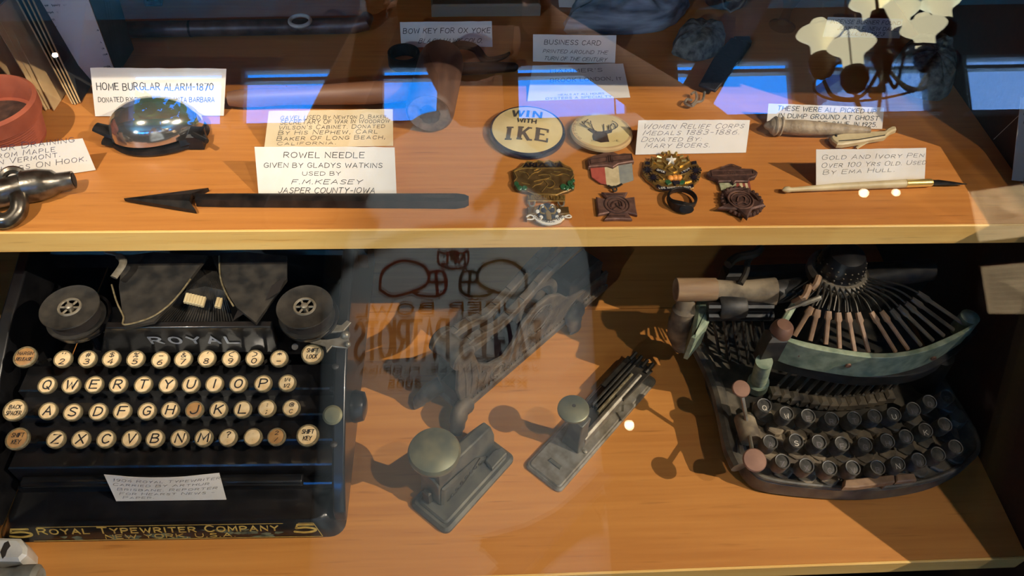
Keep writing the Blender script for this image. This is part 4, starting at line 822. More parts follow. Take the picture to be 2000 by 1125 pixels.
b = MB(); f = lambda u, v: q[0]*(1-u)*(1-v)+q[1]*u*(1-v)+q[2]*u*v+q[3]*(1-u)*v+n*.0003
rn = random.Random(4)
for r in range(11):
    v0 = .1+r*.075; u = .08
    while u < .9:
        w_ = rn.uniform(.06, .2); pts = []
        for i in range(int(w_*60)): pts.append(f(min(u+i/60, .97), v0+(.012 if i % 2 else -.012)*rn.uniform(.4, 1.1)))
        if len(pts) > 2: b.tube(pts, .0004, 4)
        u += w_+.05
b.build('handwriting', M['slate'], o, True)
q = [P(172, -8, z+.075), P(200, -8, z+.075), P(240, 118, z+.001), P(226, 140, z+.001)]
o = thing('slim_album', 'slim dark grey album leaning right of the handwritten letter', 'album', (q[2]+q[3])/2)
for i in range(4):
    b = MB(); d = Vector((.0014*i, .0, 0)); b.loops([[p+d+Vector((0, .002*i, 0)) for p in q], [p+d+Vector((.001, .012+.002*i, 0)) for p in q]]); b.build('page_leaf' if i else 'cover', M['darkcard'], o, True)

# ring, bow key, spike behind the gavel
c = P(790, 124, z); o = thing('iron_ring', 'black iron ring lying left of the gavel head', 'ring', c)
b = MB(); b.lathe([(.0125, .012), (.0128, 0), (.0150, 0), (.0148, .012), (.0125, .012)], 36, Matrix.Translation(c), cap=False); b.build('band', M['iron'], o, True)
o = thing('bow_key', 'black curved iron bow key below its BOW KEY card', 'bow key', P(905, 108, z))
b = MB(); b.tube(cat([P(x, y, z+h_) for x, y, h_ in ((856, 104, .004), (880, 93, .010), (905, 88, .014), (930, 96, .010), (946, 116, .004), (962, 117, .003), (985, 110, .003), (995, 103, .003))]), [.0045]*8*5+[.003]*3, 10) if False else b.tube(cat([P(x, y, z+h_) for x, y, h_ in ((856, 104, .004), (880, 93, .010), (905, 88, .014), (930, 96, .010), (946, 116, .004), (962, 117, .003), (985, 110, .003), (995, 103, .003))], 5), [.0042 if i < 21 else .0042-.0002*(i-20) for i in range(36)], 10); b.build('bow', M['iron'], o, True)
o = thing('iron_spike', 'black iron spike lying right of the gavel head', 'spike', P(940, 132, z))
b = MB(); b.tube([P(880, 136, z+.006), P(960, 132, z+.006), P(1006, 131, z+.005), P(1012, 131, z+.005)], [.006, .0055, .0042, .002], 12); b.build('shaft', M['iron'], o, True)

# rod along the back
o = thing('steel_rod', 'long rusty steel rod lying along the back at the upper left', 'rod', P(480, 56, z))
b = MB(); pts = [P(232, 58, z+.008), P(480, 54, z+.008), P(690, 50, z+.008), P(712, 45, z+.010), P(718, 32, z+.012)]; b.tube(pts, [.0075, .0075, .0076, .0078, .006], 16); b.build('shaft', M['rod'], o, True)
b = MB(); m0, m1 = P(370, 56, z+.008), P(374, 56, z+.008); b.tube([m0, m1], .0079, 16); b.build('collar', M['iron'], o, True)
c = P(590, 44, z+.02); o2 = thing('reflection_disc', 'clear disc standing in for a round reflection over the steel rod', 'reflection', P(588, 52, z+.0155))  # disc added in place of a lamp's round reflection over the rod
b = MB(); b.lathe([(.011, 0), (.012, .003), (.011, .006), (.007, .007), (.0004, .007)], 28); b.build('disc', M['wglass'], o2); b = MB(); b.torus((0, 0, .006), .0095, .0018, 28, 8); b.build('rim', M['porc'], o2)
# small relief tag
c = P(300, -2, z); o = thing('metal_tag', 'small pewter relief tag at the top edge above the steel rod', 'tag', c)
T = axes(P(300, 12, z+.001), (1, 0, 0), (0, -.6, .8)); b = MB(); b.prism(rrect(-.009, 0, .009, .02, .002), 0, .002, T, .0006); b.build('plate', M['pewter'], o, True)
b = MB(); b.prism(rrect(-.006, .004, .006, .016, .001), .002, .0028, T, .0006); b.ball((0, .010, .003), .004, 10, T, (1, 1, .4)); b.build('relief', M['steeld'], o, True)

# acrylic block with a dark figure
q = [P(843, 34, z), P(1055, 32, z)]; A = axes(q[0], q[1]-q[0]); L_ = (q[1]-q[0]).length
o = thing('acrylic_stand', 'clear acrylic block stand at the top edge behind the BOW KEY card', 'stand', (q[0]+q[1])/2)
b = MB(); b.box((L_/2, .035, .045), (L_, .07, .062), A, .002); b.build('clear_block', M['acrylic'], o, True)
b = MB(); b.box((L_/2, .035, .007), (L_, .07, .013), A, .002); b.build('base', M['frost'], o, True)
o = thing('dark_figurine', 'dark lump shaped figurine inside the acrylic block stand', 'figurine', A @ Vector((L_*.4, .035, .0135)))
b = MB(); b.ball((0, 0, .014), .014, 14, None, (1.2, .8, 1), .08); b.build('body', M['iron'], o)
# stone
rn = random.Random(9)
def stone(name, label, px, hh, m, strata=0):
    q = [P(x, y, z) for x, y in px]; c = sum(q, Vector())/len(q); o = thing(name, label, 'stone', (c.x, c.y, z))
    rings = []; n = 64; loop = cat([(p.x-c.x, p.y-c.y) for p in q]+[(q[0].x-c.x, q[0].y-c.y)], 8)[:-1]; n = len(loop)
    for k, (s_, h_) in enumerate(((.96, 0), (1.0, .15), (.98, .4), (.92, .66), (.82, .84), (.62, .95), (.36, 1), (.02, 1.0))):
        rings.append([(x*s_*(1+.03*math.sin(i*.37+k)+.02*math.sin(i*1.1+2*k)), y*s_*(1+.03*math.sin(i*.29+2*k)), hh*h_*(1+(.10*math.sin(i*.45+k*.7)+.05*math.sin(i*1.3))*(0 < h_)*min(1, s_*1.6))) for i, (x, y) in enumerate(loop)])
    b = MB(); b.loops(rings); return tag(b.build('stone_body', M[m], o, smooth=50), None) and o
stone('schist_stone', 'flat grey layered stone at the top edge above the BUSINESS CARD label', ((1105, 68), (1106, 44), (1150, 10), (1250, -8), (1335, 10), (1326, 42), (1290, 62), (1200, 70)), .032, 'rock')
stone('grindstone', 'large rounded dark grey stone behind the dump ground card', ((1742, 150), (1752, 112), (1800, 92), (1846, 104), (1856, 150), (1850, 188), (1826, 198), (1775, 186)), .026, 'rockd')
stone('ore_lump', 'dark greenish ore lump behind the leather strap', ((1312, 108), (1320, 78), (1365, 62), (1405, 74), (1408, 104), (1360, 122)), .022, 'rockd')
# leather strap with wire hook
o = thing('leather_strap', 'black leather strap with a wire hook at its lower end', 'strap', P(1405, 140, z))
p0, p1 = P(1447, 84, z+.004), P(1380, 176, z+.004); d = (p1-p0).normalized(); s_ = Vector((-d.y, d.x, 0))*.0105
b = MB(); b.loops([[p0-s_, p0+s_, p0+s_+Vector((0, 0, .003)), p0-s_+Vector((0, 0, .003))], [p0.lerp(p1, .5)-s_*1.1+Vector((0, 0, .002)), p0.lerp(p1, .5)+s_*1.1+Vector((0, 0, .002)), p0.lerp(p1, .5)+s_*1.1+Vector((0, 0, .006)), p0.lerp(p1, .5)-s_*1.1+Vector((0, 0, .006))], [p1-s_*.8, p1+s_*.8, p1+s_*.8+Vector((0, 0, .003)), p1-s_*.8+Vector((0, 0, .003))]]); b.build('strap_body', M['leather'], o, True, bev=.001)
b = MB(); b.tube(cat([P(x, y, z+.004) for x, y in ((1376, 180), (1372, 196), (1360, 200), (1352, 207), (1338, 202), (1342, 194), (1352, 196))]), .0012, 8); b.tube(cat([P(x, y, z+.005) for x, y in ((1350, 184), (1358, 180), (1360, 194), (1350, 206))]), .0012, 8); b.build('hook', M['nickel'], o, True)
b = MB(); b.box(tuple(P(1450, 80, z+.004)), (.016, .009, .006), ch=.001); b.build('buckle_tab', M['leather'], o, True)
# flask with shield
c = P(1424, 32, z); o = thing('powder_flask', 'dark pewter flask with a raised US shield at the top edge', 'flask', c)
T = Matrix.Translation(c+Vector((0, .022, 0)))
b = MB(); b.lathe([(.012, 0), (.021, .003), (.024, .02), (.0225, .04), (.016, .058), (.009, .068), (.009, .078)], 32, T, sy=.75); b.build('flask_body', M['pewter'], o, True)
TS = T @ Matrix.Translation((0, -.0195, .018)) @ Matrix.Rotation(math.radians(84), 4, 'X')
sh = [(-.012, .014), (-.006, .0125), (0, .014), (.006, .0125), (.012, .014), (.0125, .002), (.008, -.008), (0, -.013), (-.008, -.008), (-.0125, .002)]
b = MB(); b.ribbon(sh+[sh[0]], .0016, TS, 0, .002); b.build('shield_outline', M['nickel'], o, True)
b = MB(); letters(b, 'US', .014, .009, lambda x, y: TS @ Vector((x-.007, y-.0015, .0016)), 0, .2, 0); b.build('lettering', M['nickel'], o, True)
c = P(1527, 52, z); o = thing('glass_funnel', 'small clear glass funnel standing at the top, right of the flask', 'funnel', c)
b = MB(); b.lathe([(.013, 0), (.0135, .0015), (.006, .004), (.004, .018), (.006, .024), (.014, .045)], 28, Matrix.Translation(c), cap=False); b.build('glass_body', M['acrylic'], o, True)

# ivory things
K = crop(1480, 190, 3.846)
o = thing('carved_ivory_handle', 'carved greyish ivory parasol handle in front of the dump ground card', 'handle', P(1590, 248, z))
pts = [P(*q, z+.008) for q in K(48, 212, 62, 212, 85, 212, 105, 214, 130, 216, 160, 217, 175, 218, 200, 222, 320, 228, 520, 238, 700, 245, 840, 250)]
b = MB(); b.tube(pts, [.0012, .003, .0042, .0068, .0078, .0075, .0055, .0062, .0068, .0058, .0044, .003], 18); b.build('shaft', M['ivoryg'], o, True)
b = MB()
for i in (4, 6): b.torus((0, 0, 0), .0072, .0014, 24, 6, axes(pts[i], pts[i+1]-pts[i]) @ Matrix.Rotation(PI/2, 4, 'Y'))
b.build('ring_moulding', M['ivoryg'], o, True)
o = thing('ivory_folding_knife', 'cream ivory folding knife lying above the pen card', 'knife', P(1680, 270, z))
b = MB(); zz_ = z+.0075; b.pprism(K(548, 295, 560, 282, 640, 268, 760, 256, 900, 250, 955, 248, 975, 228, 1010, 212, 1040, 215, 1046, 238, 1010, 252, 985, 270, 960, 296, 860, 312, 740, 335, 640, 350, 600, 348, 562, 320), zz_, z+.003, .0012); b.build('scale', M['ivory'], o, True)
b = MB(); b.pprism(K(560, 300, 620, 318, 760, 310, 960, 275, 965, 300, 860, 316, 740, 340, 640, 356, 600, 352, 562, 326), z+.003, z+.0004, .0006); b.build('lower_scale', M['ivory'], o, True)
b = MB(); b.pstroke(K(610, 328, 760, 318, 955, 285), .0008, zz_+.0001, .0003); q = P(*K(588, 290)[0], zz_); b.ball(q, .0012, 8); b.build('slot', M['kprint'], o, True)
b = MB(); b.tube([P(*K(740, 383)[0], z+.0016), P(*K(880, 296)[0], z+.006)], [.0012, .0018], 8, None, .6); b.build('pick', M['ivory'], o, True)
# pen
o = thing('ivory_pen', 'slim ivory dip pen with a gold ferrule below its card', 'pen', P(1650, 364, z))
pts = [P(*q, z+.004) for q in K(185, 698, 205, 694, 235, 693, 250, 694, 600, 672, 1108, 648)]
b = MB(); b.tube(pts, [.0008, .0024, .0026, .0018, .003, .0036], 14); b.build('pen_shaft', M['ivory'], o, True)
pf_ = [P(*q, z+.004) for q in K(1108, 648, 1112, 648, 1290, 642, 1305, 641)]
b = MB(); b.tube(pf_, [.0038, .0036, .0034, .003], 14); part_label(b.build('ferrule', M['golds'], o, True), 'gold ferrule')
b = MB(); pn = [P(*q, z+.0035) for q in K(1300, 641, 1360, 640, 1450, 646, 1570, 652)]; b.tube(pn, [.0028, .003, .0022, .0004], 10, None, .5); b.build('nib', M['iron'], o, True)

# ================================================================== lower shelf: black typewriter with cream keys
z = S2
pa, pb = P(5, 1061, z), P(645, 1050, z); org = (pa+pb)/2; ang = math.atan2(pb.y-pa.y, pb.x-pa.x)
ty = thing('typewriter', 'black flatbed typewriter with round cream keys and gold lettering', 'typewriter', org, ang)
def Q(px, py, h): return wm(ty).inverted() @ P(px, py, S2+h)        # picture point at height h, in the machine's own frame
X0, X1 = -.129, .1435
b = MB(); b.loops([[(x, y, h) for x, y in rrect(X0+d, d*.55-.003, X1-d, .30-d, .012)] for d, h in ((.002, .006), (0, .009), (.0, .0095), (.0105, .0262), (.013, .028))]); b.build('base_frame', M['enamel'], ty)
for x in (-.1, .115):
    for y in (.03, .27): b = MB(); b.lathe([(.011, 0), (.012, .003), (.009, .0065)], 18, Matrix.Translation((x, y, 0))); b.build('rubber_foot', M['dull'], ty)
# gold lettering on the sloping front edge
y0_, h0_, y1_, h1_ = -.0030, .0097, .0031, .0262
BT = Matrix.Translation((0, y0_, h0_)) @ Matrix(((1, 0, 0, 0), (0, (y1_-y0_), -(h1_-h0_), 0), (0, (h1_-h0_), (y1_-y0_), 0), (0, 0, 0, 1)))
bl = math.hypot(y1_-y0_, h1_-h0_); nrm = Vector((0, -(h1_-h0_), y1_-y0_))/bl*.0003
bp = lambda x, y: Vector((x, y0_+(y1_-y0_)*y/bl, h0_+(h1_-h0_)*y/bl))+nrm
b = MB()
letters(b, 'Royal Typewriter Company', .186, .0064, lambda x, y: bp(x-.0945, y+.0082), 0, .2, .03); letters(b, 'NEW YORK, U.S.A.', .101, .0040, lambda x, y: bp(x-.044, y+.0022), 0, .2, .03)
for x in (-.1165, .1045): letters(b, '5', .0165, .0085, lambda u, v: bp(u+x, v+.0055), 0, .26, .0)
for p in (((-.094, .0158), (.096, .0158)), ((.108, .0158), (.120, .0158)), ((-.1, .0008), (.126, .0008)), ((.120, .0158), (.126, .0008))):
    strokes(b, [p[0], ((p[0][0]+p[1][0])/2, (p[0][1]+p[1][1])/2), p[1]], .0006, bp)
b.build('gold_lettering', M['gold'], ty)
b = MB(); rn = random.Random(11)
for cx, cy, n in ((-.025, .003, 9), (.01, .0025, 7), (.052, .0075, 10), (.075, .0035, 8), (-.06, .002, 5)):
    for i in range(n):
        x, y = cx+rn.uniform(-.02, .02), cy+rn.uniform(-.002, .003); o = len(b.v); nrm2 = nrm*.5
        pts = [bp(x+.0045*rn.uniform(.4, 1.3)*math.cos(t*PI/4), min(max(y+.0016*rn.uniform(.4, 1.3)*math.sin(t*PI/4), .0003), .0165))-nrm*.5 for t in range(8)]
        b.add(pts, [tuple(range(8))])
b.build('worn_patches', M['wear'], ty)
# stepped key deck and side walls
b = MB()
for i, (ya, yb, h) in enumerate(((.030, .036, .037), (.036, .0535, .058), (.0535, .0715, .066), (.0715, .0895, .075), (.0895, .108, .085))):
    b.box(((X0+X1)/2+.004, (ya+yb+.006)/2, h/2+.012), (X1-X0-.022, yb-ya+.006, h-.024), ch=.0012)
b.build('key_deck', M['enamel'], ty)
for x, w_ in ((X1-.002, .010), (X0+.004, .010)):
    b = MB(); b.loops([[(x+s*w_/2, y, h) for y, h in ((.004, .024), (.006, .036), (.03, .062), (.09, .102), (.13, .118), (.2, .135), (.285, .13), (.285, .024))] for s in (-1, 1)]); b.build('side_wall', M['enamel'], ty, bev=.0015)
b = MB(); b.lathe([(.013, 0), (.014, .003), (.012, .01), (.006, .012)], 24, Matrix.Translation((X1+.003, .088, .06)) @ Matrix.Rotation(PI/2, 4, 'Y')); b.build('side_knob', M['enamel'], ty)
for i, (px, py, h) in enumerate(((655, 716, .105), (650, 760, .09), (652, 868, .075), (655, 945, .05))):
    b = MB(); b.ball(Q(px, py, h), .003, 10, None, (1, 1, .6)); b.build('rivet', M['dull'], ty)
# space bar
p, q = Q(44, 940, .044), Q(592, 936, .044); A = axes(p, q-p)
b = MB(); b.loops([[(x, y, h) for y, h in ((-.004, -.004), (-.005, .0), (-.003, .003), (.003, .003), (.005, 0), (.004, -.004))] for x in (0, (q-p).length)], A); b.build('space_bar', M['enamel'], ty, bev=.001)
for x in (.03, (q-p).length-.03): b = MB(); b.tube([A @ Vector((x, .003, -.003)), A @ Vector((x, .02, -.012))], .0025, 8); b.build('bar_arm', M['dull'], ty)
# keys
def key_mesh(r):
    a = MB(); a.lathe([(r*.55, -.0042), (r*.9, -.0034), (r*1.0, -.002), (r, .0004), (r*.95, .0010), (r*.86, .0011), (r*.83, .0002)], 30); return a
RT = Matrix.Rotation(math.radians(12), 4, 'X')
kb = {}
def legend(lines, r):
    lt = MB(); n = len(lines)
    for i, (tx, w_, h_, yy) in enumerate(lines): letters(lt, tx, w_*r, h_*r, lambda x, y: Vector((x-w_*r/2, y-h_*r/2+yy*r, .0009)), .12, .16 if h_ > .6 else .17, .05)
    return lt
def add_key(px, py, h, r, lines, face='keyface'):
    p = Q(px, py, h); kT = Matrix.Translation(p) @ RT
    if r not in kb: k = key_mesh(r).build('key', M['brassring'], ty); kb[r] = k
    else: k = kb[r].copy(); COL.objects.link(k)
    k.parent = ty; k.matrix_local = kT
    f = MB(); f.lathe([(r*.85, .0003), (r*.7, .0006), (.0002, .0008)], 28); f.build('key_face', M[face], k)
    lg = legend(lines, r); lg.build('legend', M['ink'], k)
    st = MB(); st.tube([(0, -.0006, -.004), (0, .004, -.022), (0, .012, -.034)], [.0016, .0013, .0013], 6); st.build('stem', M['dull'], k)
L1 = lambda c: [(c, 1.0 if c in 'WM' else (.14 if c == 'I' else .78), .95, 0)]
L2 = lambda a, c: [(a, .5, .5, .42), (c, .5, .58, -.36)]
rows = [(.118, [(123, 701), (171, 701), (217.5, 700.5), (265, 701), (313.5, 702.5), (358, 701), (404, 700), (451, 700), (497, 699.5), (545, 700)], [L2('"', '2'), L2('#', '3'), L2('$', '4'), L2('%', '5'), L2('-', '6'), L2('&', '7'), L2("'", '8'), L2('(', '9'), L2(')', '0'), L2('*', '-')]),
        (.107, [(92, 752), (139, 752), (184, 751), (231, 751), (280, 751), (328, 751), (373, 751), (419, 750), (465.5, 750), (514, 749), (561, 748)], [L1(c) for c in 'QWERTYUIOP']+[[('1/4', .6, .4, .35), ('1/2', .6, .4, -.35)]]),
        (.098, [(94, 802.5), (142, 805), (192, 804), (239, 803), (287, 803), (332.5, 801), (380, 800.5), (427, 800), (474, 799.5), (521.5, 797.5), (569, 797)], [L1(c) for c in 'ASDFGHJKL']+[[(':', .12, .45, .4), (';', .14, .5, -.35)], [('@', .5, .45, .35), ('C', .35, .4, -.4)]]),
        (.090, [(109.5, 858), (158, 858), (207, 857.5), (256, 857), (303, 856.5), (351, 856), (398, 855), (445.5, 854.5), (494, 853.5), (540, 853)], [L1(c) for c in 'ZXCVBNM']+[[('?', .4, .6, .3), ('.', .1, .12, -.45)], [('.', .12, .14, .4), ('.', .12, .14, -.3)], [('2', .35, .4, .4), ('/', .3, .4, -.35)]])]
for h, pos, leg in rows:
    for i, ((px, py), l) in enumerate(zip(pos, leg)):
        add_key(px, py, h, .0070, l, 'keybrown' if (h == .098 and i == 6) or (h == .09 and i == 9) else 'keyface')
for px, py, h, l, f in ((49, 697, .118, [('MARGIN', 1.3, .3, .3), ('RELEASE', 1.3, .3, -.25)], 'keybrown'), (29, 801, .098, [('BACK', 1.0, .36, .25), ('SPACER', 1.25, .36, -.3)], 'keyface'), (34, 857, .09, [('SHIFT', 1.0, .36, .3), ('KEY', .7, .36, -.3)], 'keybrown'), (610, 691, .118, [('SHIFT', 1.0, .36, .3), ('LOCK', .9, .36, -.3)], 'keyface'), (601, 850, .09, [('SHIFT', 1.0, .36, .3), ('KEY', .7, .36, -.3)], 'keyface')):
    add_key(px, py, h, .0087, l, f)
# name plate with raised chrome letters
b = MB(); A_ = [Q(196, 690, .100), Q(545, 688, .100), Q(530, 639, .14), Q(205, 641, .14)]; n = (A_[1]-A_[0]).cross(A_[3]-A_[0]).normalized()
b.loops([[p-n*.006 for p in A_], A_]); np_ = b.build('name_plate', M['enamel'], ty, bev=.001)
b = MB(); x = (A_[1]-A_[0]).normalized(); u_ = n.cross(x); c0 = A_[0].lerp(A_[3], .42); s0 = (Q(281, 668, .115)-A_[0]).dot(x)
for i, chh in enumerate('ROYAL'):
    letters(b, chh, .0085, .0098, lambda a, c: c0+x*(s0+i*.0146+a)+u_*c+n*.0006, 0, .22, 0)
b.build('raised_letters', M['letterchrome'], np_)
# ribbon spools
for px, py, lb in ((595, 602, None), (136, 603, None)):
    c = Q(px, py-3, .15); sp_ = MB(); sp_.lathe([(.0213, -.001), (.0216, .0), (.0213, .0008), (.019, .0002), (.009, .0002)], 44, Matrix.Translation(c), cap=False); sp_.lathe([(.0213, -.014), (.0216, -.013), (.0213, -.012)], 44, Matrix.Translation(c)); so = sp_.build('ribbon_spool', M['dull'], ty)
    b = MB(); b.lathe([(.0185, -.0125), (.0185, -.001), (.009, -.0004)], 36, Matrix.Translation(c), cap=False); b.build('wound_ribbon', M['ribbonk'], so)
    b = MB(); b.torus((0, 0, .0002), .0078, .0011, 28, 6, Matrix.Translation(c)); b.lathe([(.0028, -.004), (.0028, .0018), (.0015, .0026)], 12, Matrix.Translation(c))
    for k in range(6): a = k*PI/3; b.tube([c+Vector((math.cos(a)*.003, math.sin(a)*.003, -.0002)), c+Vector((math.cos(a)*.0075, math.sin(a)*.0075, -.0002))], .0009, 6)
    b.build('spool_hub', M['nickel'], so)
    cc = c+Vector((0, .004, 0)); b = MB(); b.lathe([(.0222, -.021), (.0236, -.017), (.0232, -.0155), (.021, -.0155)], 40, Matrix.Translation(cc), cap=False); b.lathe([(.0222, -.022), (.0222, -.021)], 40, Matrix.Translation(cc)); b.build('spool_cup', M['enamel'], ty)
    b = MB(); b.tube([cc-Vector((0, -.004, .021)), cc-Vector((0, -.004, .06))], .006, 10); b.build('cup_post', M['enamel'], ty)
# shield plates with bright edges, type bars, slugs
for pts, ed in (([(232, 560), (243, 640), (300, 628), (330, 598), (362, 556), (405, 500), (300, 492), (240, 500)], [(218, 556), (228, 590), (241, 618), (243, 634), (290, 622), (325, 600), (352, 572), (372, 545)]), ([(430, 494), (432, 545), (446, 575), (462, 600), (500, 630), (560, 545), (560, 500), (480, 492)], [(428, 500), (430, 540), (440, 570), (456, 598)])):
    q = [Q(x, y, .146) for x, y in pts]; b = MB(); b.prism([(p.x, p.y) for p in q], .143, .146); sh_ = b.build('shield_plate', M['dull'], ty)
    b = MB(); b.tube(cat([Q(x, y, .1468) for x, y in ed]), .0007, 6); b.build('bright_edge', M['brassring'], sh_)
for i in range(30):
    u = i/29; x0_ = 283+u*175
    t0, t1 = Q(x0_, 636, .118), Q(345+u*72+20, 560+abs(u-.5)*16, .142); t2 = Q(372+u*40, 500, .12)
    b = MB(); b.tube([t0, t1, t2], .0007, 5); b.build('type_bar', M['dull'], ty)
for i in range(9):
    u = i/8; c = Q(364+u*44+(22 if u > .85 else 0), 582+u*10, .1425); b = MB(); b.box(tuple(c), (.0022, .009, .003), ch=.0005); b.build('type_slug', M['ivory'], ty)
b = MB(); r0, r1 = Q(462, 612, .135), Q(552, 556, .150); w_ = Vector((.0012, .0075, .0)); b.loops([[r0-w_, r0+w_, r0+w_+Vector((0, 0, .0006)), r0-w_+Vector((0, 0, .0006))], [r1-w_, r1+w_, r1+w_+Vector((0, 0, .0006)), r1-w_+Vector((0, 0, .0006))]]); b.build('loose_ribbon', M['ribbonk'], ty)
# carriage at the back
c = Vector((.02, .235, .135)); TX = Matrix.Rotation(PI/2, 4, 'Y')
b = MB(); b.box((.02, .235, .112), (.27, .06, .02), ch=.003); cg = b.build('carriage', M['enamel'], ty)
b = MB(); b.lathe([(.004, -.15), (.016, -.149), (.016, .149), (.004, .15)], 28, Matrix.Translation((.02, .24, .14)) @ TX); b.build('platen', M['dull'], cg)
for s in (-1, 1): b = MB(); b.lathe([(.006, 0), (.017, .004), (.017, .016), (.01, .018)], 24, Matrix.Translation((.02+s*.152, .24, .14)) @ Matrix.Rotation(s*PI/2, 4, 'Y')); b.build('platen_knob', M['enamel'], cg)
b = MB(); b.tube(cat([Q(205, 492, .155), Q(232, 500, .158), Q(240, 515, .158), Q(222, 542, .156)]), [.0015]*6+[.003]*13, 8, None, .6); b.build('return_lever', M['nickel'], cg)
b = MB(); b.box((.02, .262, .07), (.24, .03, .08), ch=.003); b.build('back_frame', M['enamel'], ty)
# ribbon switch levers at the right
K = crop(560, 480, 3.75); hz = .128
for nm, px, m_ in (('switch_lever', K(255, 640, 310, 610, 350, 575, 400, 580, 440, 545, 472, 560, 445, 590, 415, 625, 330, 632), 'nickel'), ('switch_lever', K(110, 688, 300, 686, 380, 672, 410, 640, 450, 650, 462, 725, 440, 748, 330, 735, 292, 778, 280, 730), 'nickel')):
    q = [Q(x, y, hz) for x, y in px]; b = MB(); b.prism([(p.x, p.y) for p in q], hz-.0016, hz, None, .0003); b.build(nm, M[m_], ty)
b = MB()
for x, y, r in ((432, 655, .0038), (447, 722, .0026)): b.ball(Q(*K(x, y)[0], hz+.001), r, 12)
b.build('lever_pivot', M['nickel'], ty)
b = MB(); b.tube([Q(*K(60, 740)[0], .118), Q(*K(60, 742)[0], .10)], .0026, 10); b.build('cup_screw', M['dull'], ty)
b = MB(); b.lathe([(.0075, 0), (.0078, .0015), (.006, .003), (.0004, .0034)], 24, Matrix.Translation(Q(650, 811, .088)) @ Matrix.Rotation(math.radians(25), 4, 'X')); b.tube([Q(650, 811, .088), Q(640, 818, .07)], .003, 8); b.build('touch_knob', M['bronzek'], ty)
card('curled white card about the 1904 typewriter lying on its front edge', ((203, 927), (428, 924), (442, 976), (227, 979)), S2+.0285, .030,
     [('1904 Royal Typewriter', 219, 429, 930.5, 937.5, .5), ('Carried By Arthur', 219, 408, 940, 946.5, .5), ('Brisbane. Reporter', 227.5, 423.5, 949.5, 956, .5), ('For Hearst News -', 232, 418, 958.5, 965, .5), ('Paper.', 239, 300, 967.5, 973.5, .5)], pen=.09, bow=.004, ink='slate')

# ------------------------------------------------------------------ mushroom knob stapler
st0, ang, L_ = frame((872, 1048), (1007.5, 897), S2)
o = thing('stapler', 'old grey steel stapler with a large domed push knob', 'stapler', st0, ang); W_ = .0425
S_ = lambda px, py, h: wm(o).inverted() @ P(px, py, S2+h)
b = MB(); b.prism(rrect(0, 0, L_, W_, .006), 0, .006, None, .0025); b.prism(rrect(.005, .005, L_-.005, W_-.005, .004), .006, .0085, None, .0015); b.build('base', M['steel'], o)
kn = S_(848, 880, .076); pc = S_(852, 960, .03)
ry = min(max(kn.y, .014), .03); b = MB()
def xs(x, w_, h0, h1): return [(x, ry-w_, .008), (x, ry+w_, .008), (x, ry+w_*.95, h0), (x, ry+w_*.45, h1), (x, ry-w_*.45, h1), (x, ry-w_*.95, h0)]
b.loops([xs(.014, .0105, .040, .047), xs(.03, .0105, .036, .044), xs(.05, .0105, .03, .040), xs(.075, .0100, .026, .036), xs(L_-.004, .0085, .024, .033)]); b.build('body', M['steel'], o, bev=.001)
b = MB(); b.box((kn.x, ry, .036), (.015, .019, .058), ch=.002); b.build('post', M['steel'], o)
b = MB(); b.tube([(kn.x, ry, .05), (kn.x, kn.y, .068)], .006, 12); b.build('plunger', M['steeld'], o)
b = MB(); b.lathe([(.006, -.010), (.018, -.0085), (.0205, -.005), (.0208, -.0015), (.0195, .0015), (.014, .0042), (.007, .0054), (.0004, .0058)], 40, Matrix.Translation(kn)); b.build('push_knob', M['bronzek'], o)
for s in (-1, 1):
    b = MB(); b.loops([[(x, ry+s*(w_), h) for x, h, w_ in ((.014, .0085, .011), (.075, .0085, .011), (.06, .026, .0105), (.03, .034, .0108), (.016, .036, .0108))], [(x, ry+s*(w_+.0022), h) for x, h, w_ in ((.017, .0085, .011), (.072, .0085, .011), (.058, .024, .0105), (.03, .031, .0108), (.018, .033, .0108))]]); b.build('side_web', M['steel'], o, bev=.0006)
b = MB()
for i in range(7): x = .026+i*.006; b.torus((0, 0, 0), .0017, .0005, 10, 5, Matrix.Translation((x, ry-.0135, .012+.006*math.sin(i/6*PI*.8))) @ Matrix.Rotation(PI/2, 4, 'X'), 1, 1.2)
b.tube(cat([(.020, ry-.0134, .011), (.034, ry-.0134, .0105), (.046, ry-.0134, .015), (.062, ry-.0134, .026)]), .0006, 5); b.build('relief_mark', M['steeld'], o)
b = MB(); b.prism([(.066, .006), (.086, .006), (.088, .013), (.080, .017), (.068, .016)], .0085, .013, None, .001); b.build('anvil_lug', M['steel'], o)
b = MB(); b.box((.0105, ry, .018), (.004, .007, .016), ch=.0015); b.build('post_slot', M['steeld'], o)

# ------------------------------------------------------------------ long flat stapler
st0, ang, L_ = frame((1092, 966), (1284, 746), S2)
o = thing('stapler', 'long flat nickel stapler with a thin round thumb disc', 'stapler', st0, ang); W_ = .0395
b = MB(); b.prism(rrect(0, 0, L_, W_, .005), 0, .004, None, .0015); b.prism(rrect(.0025, .0025, L_-.0025, W_-.0025, .004), .004, .0055, None, .001); b.build('base', M['nickel'], o)
b = MB(); b.prism([(.052, .010), (L_-.006, .010), (L_-.006, .028), (.052, .028)], .0055, .016, None, .001); b.build('magazine', M['steeld'], o)
b = MB(); b.loops([[(x, y, h) for y, h in ((.0095, .0055), (.0095, .018), (.0125, .0195), (.0155, .018), (.0155, .0055))] for x in (.048, L_-.016)]); b.build('magazine_rail', M['nickel'], o, bev=.0006)
for y, m_ in ((.0185, 'brassring'), (.0225, 'steeld'), (.0265, 'steeld')): b = MB(); b.box((.105+(.01 if y > .02 else 0), y, .0185), (.055 if y < .02 else .07, .0025, .005), ch=.0006); b.build('guide_strip', M[m_], o)
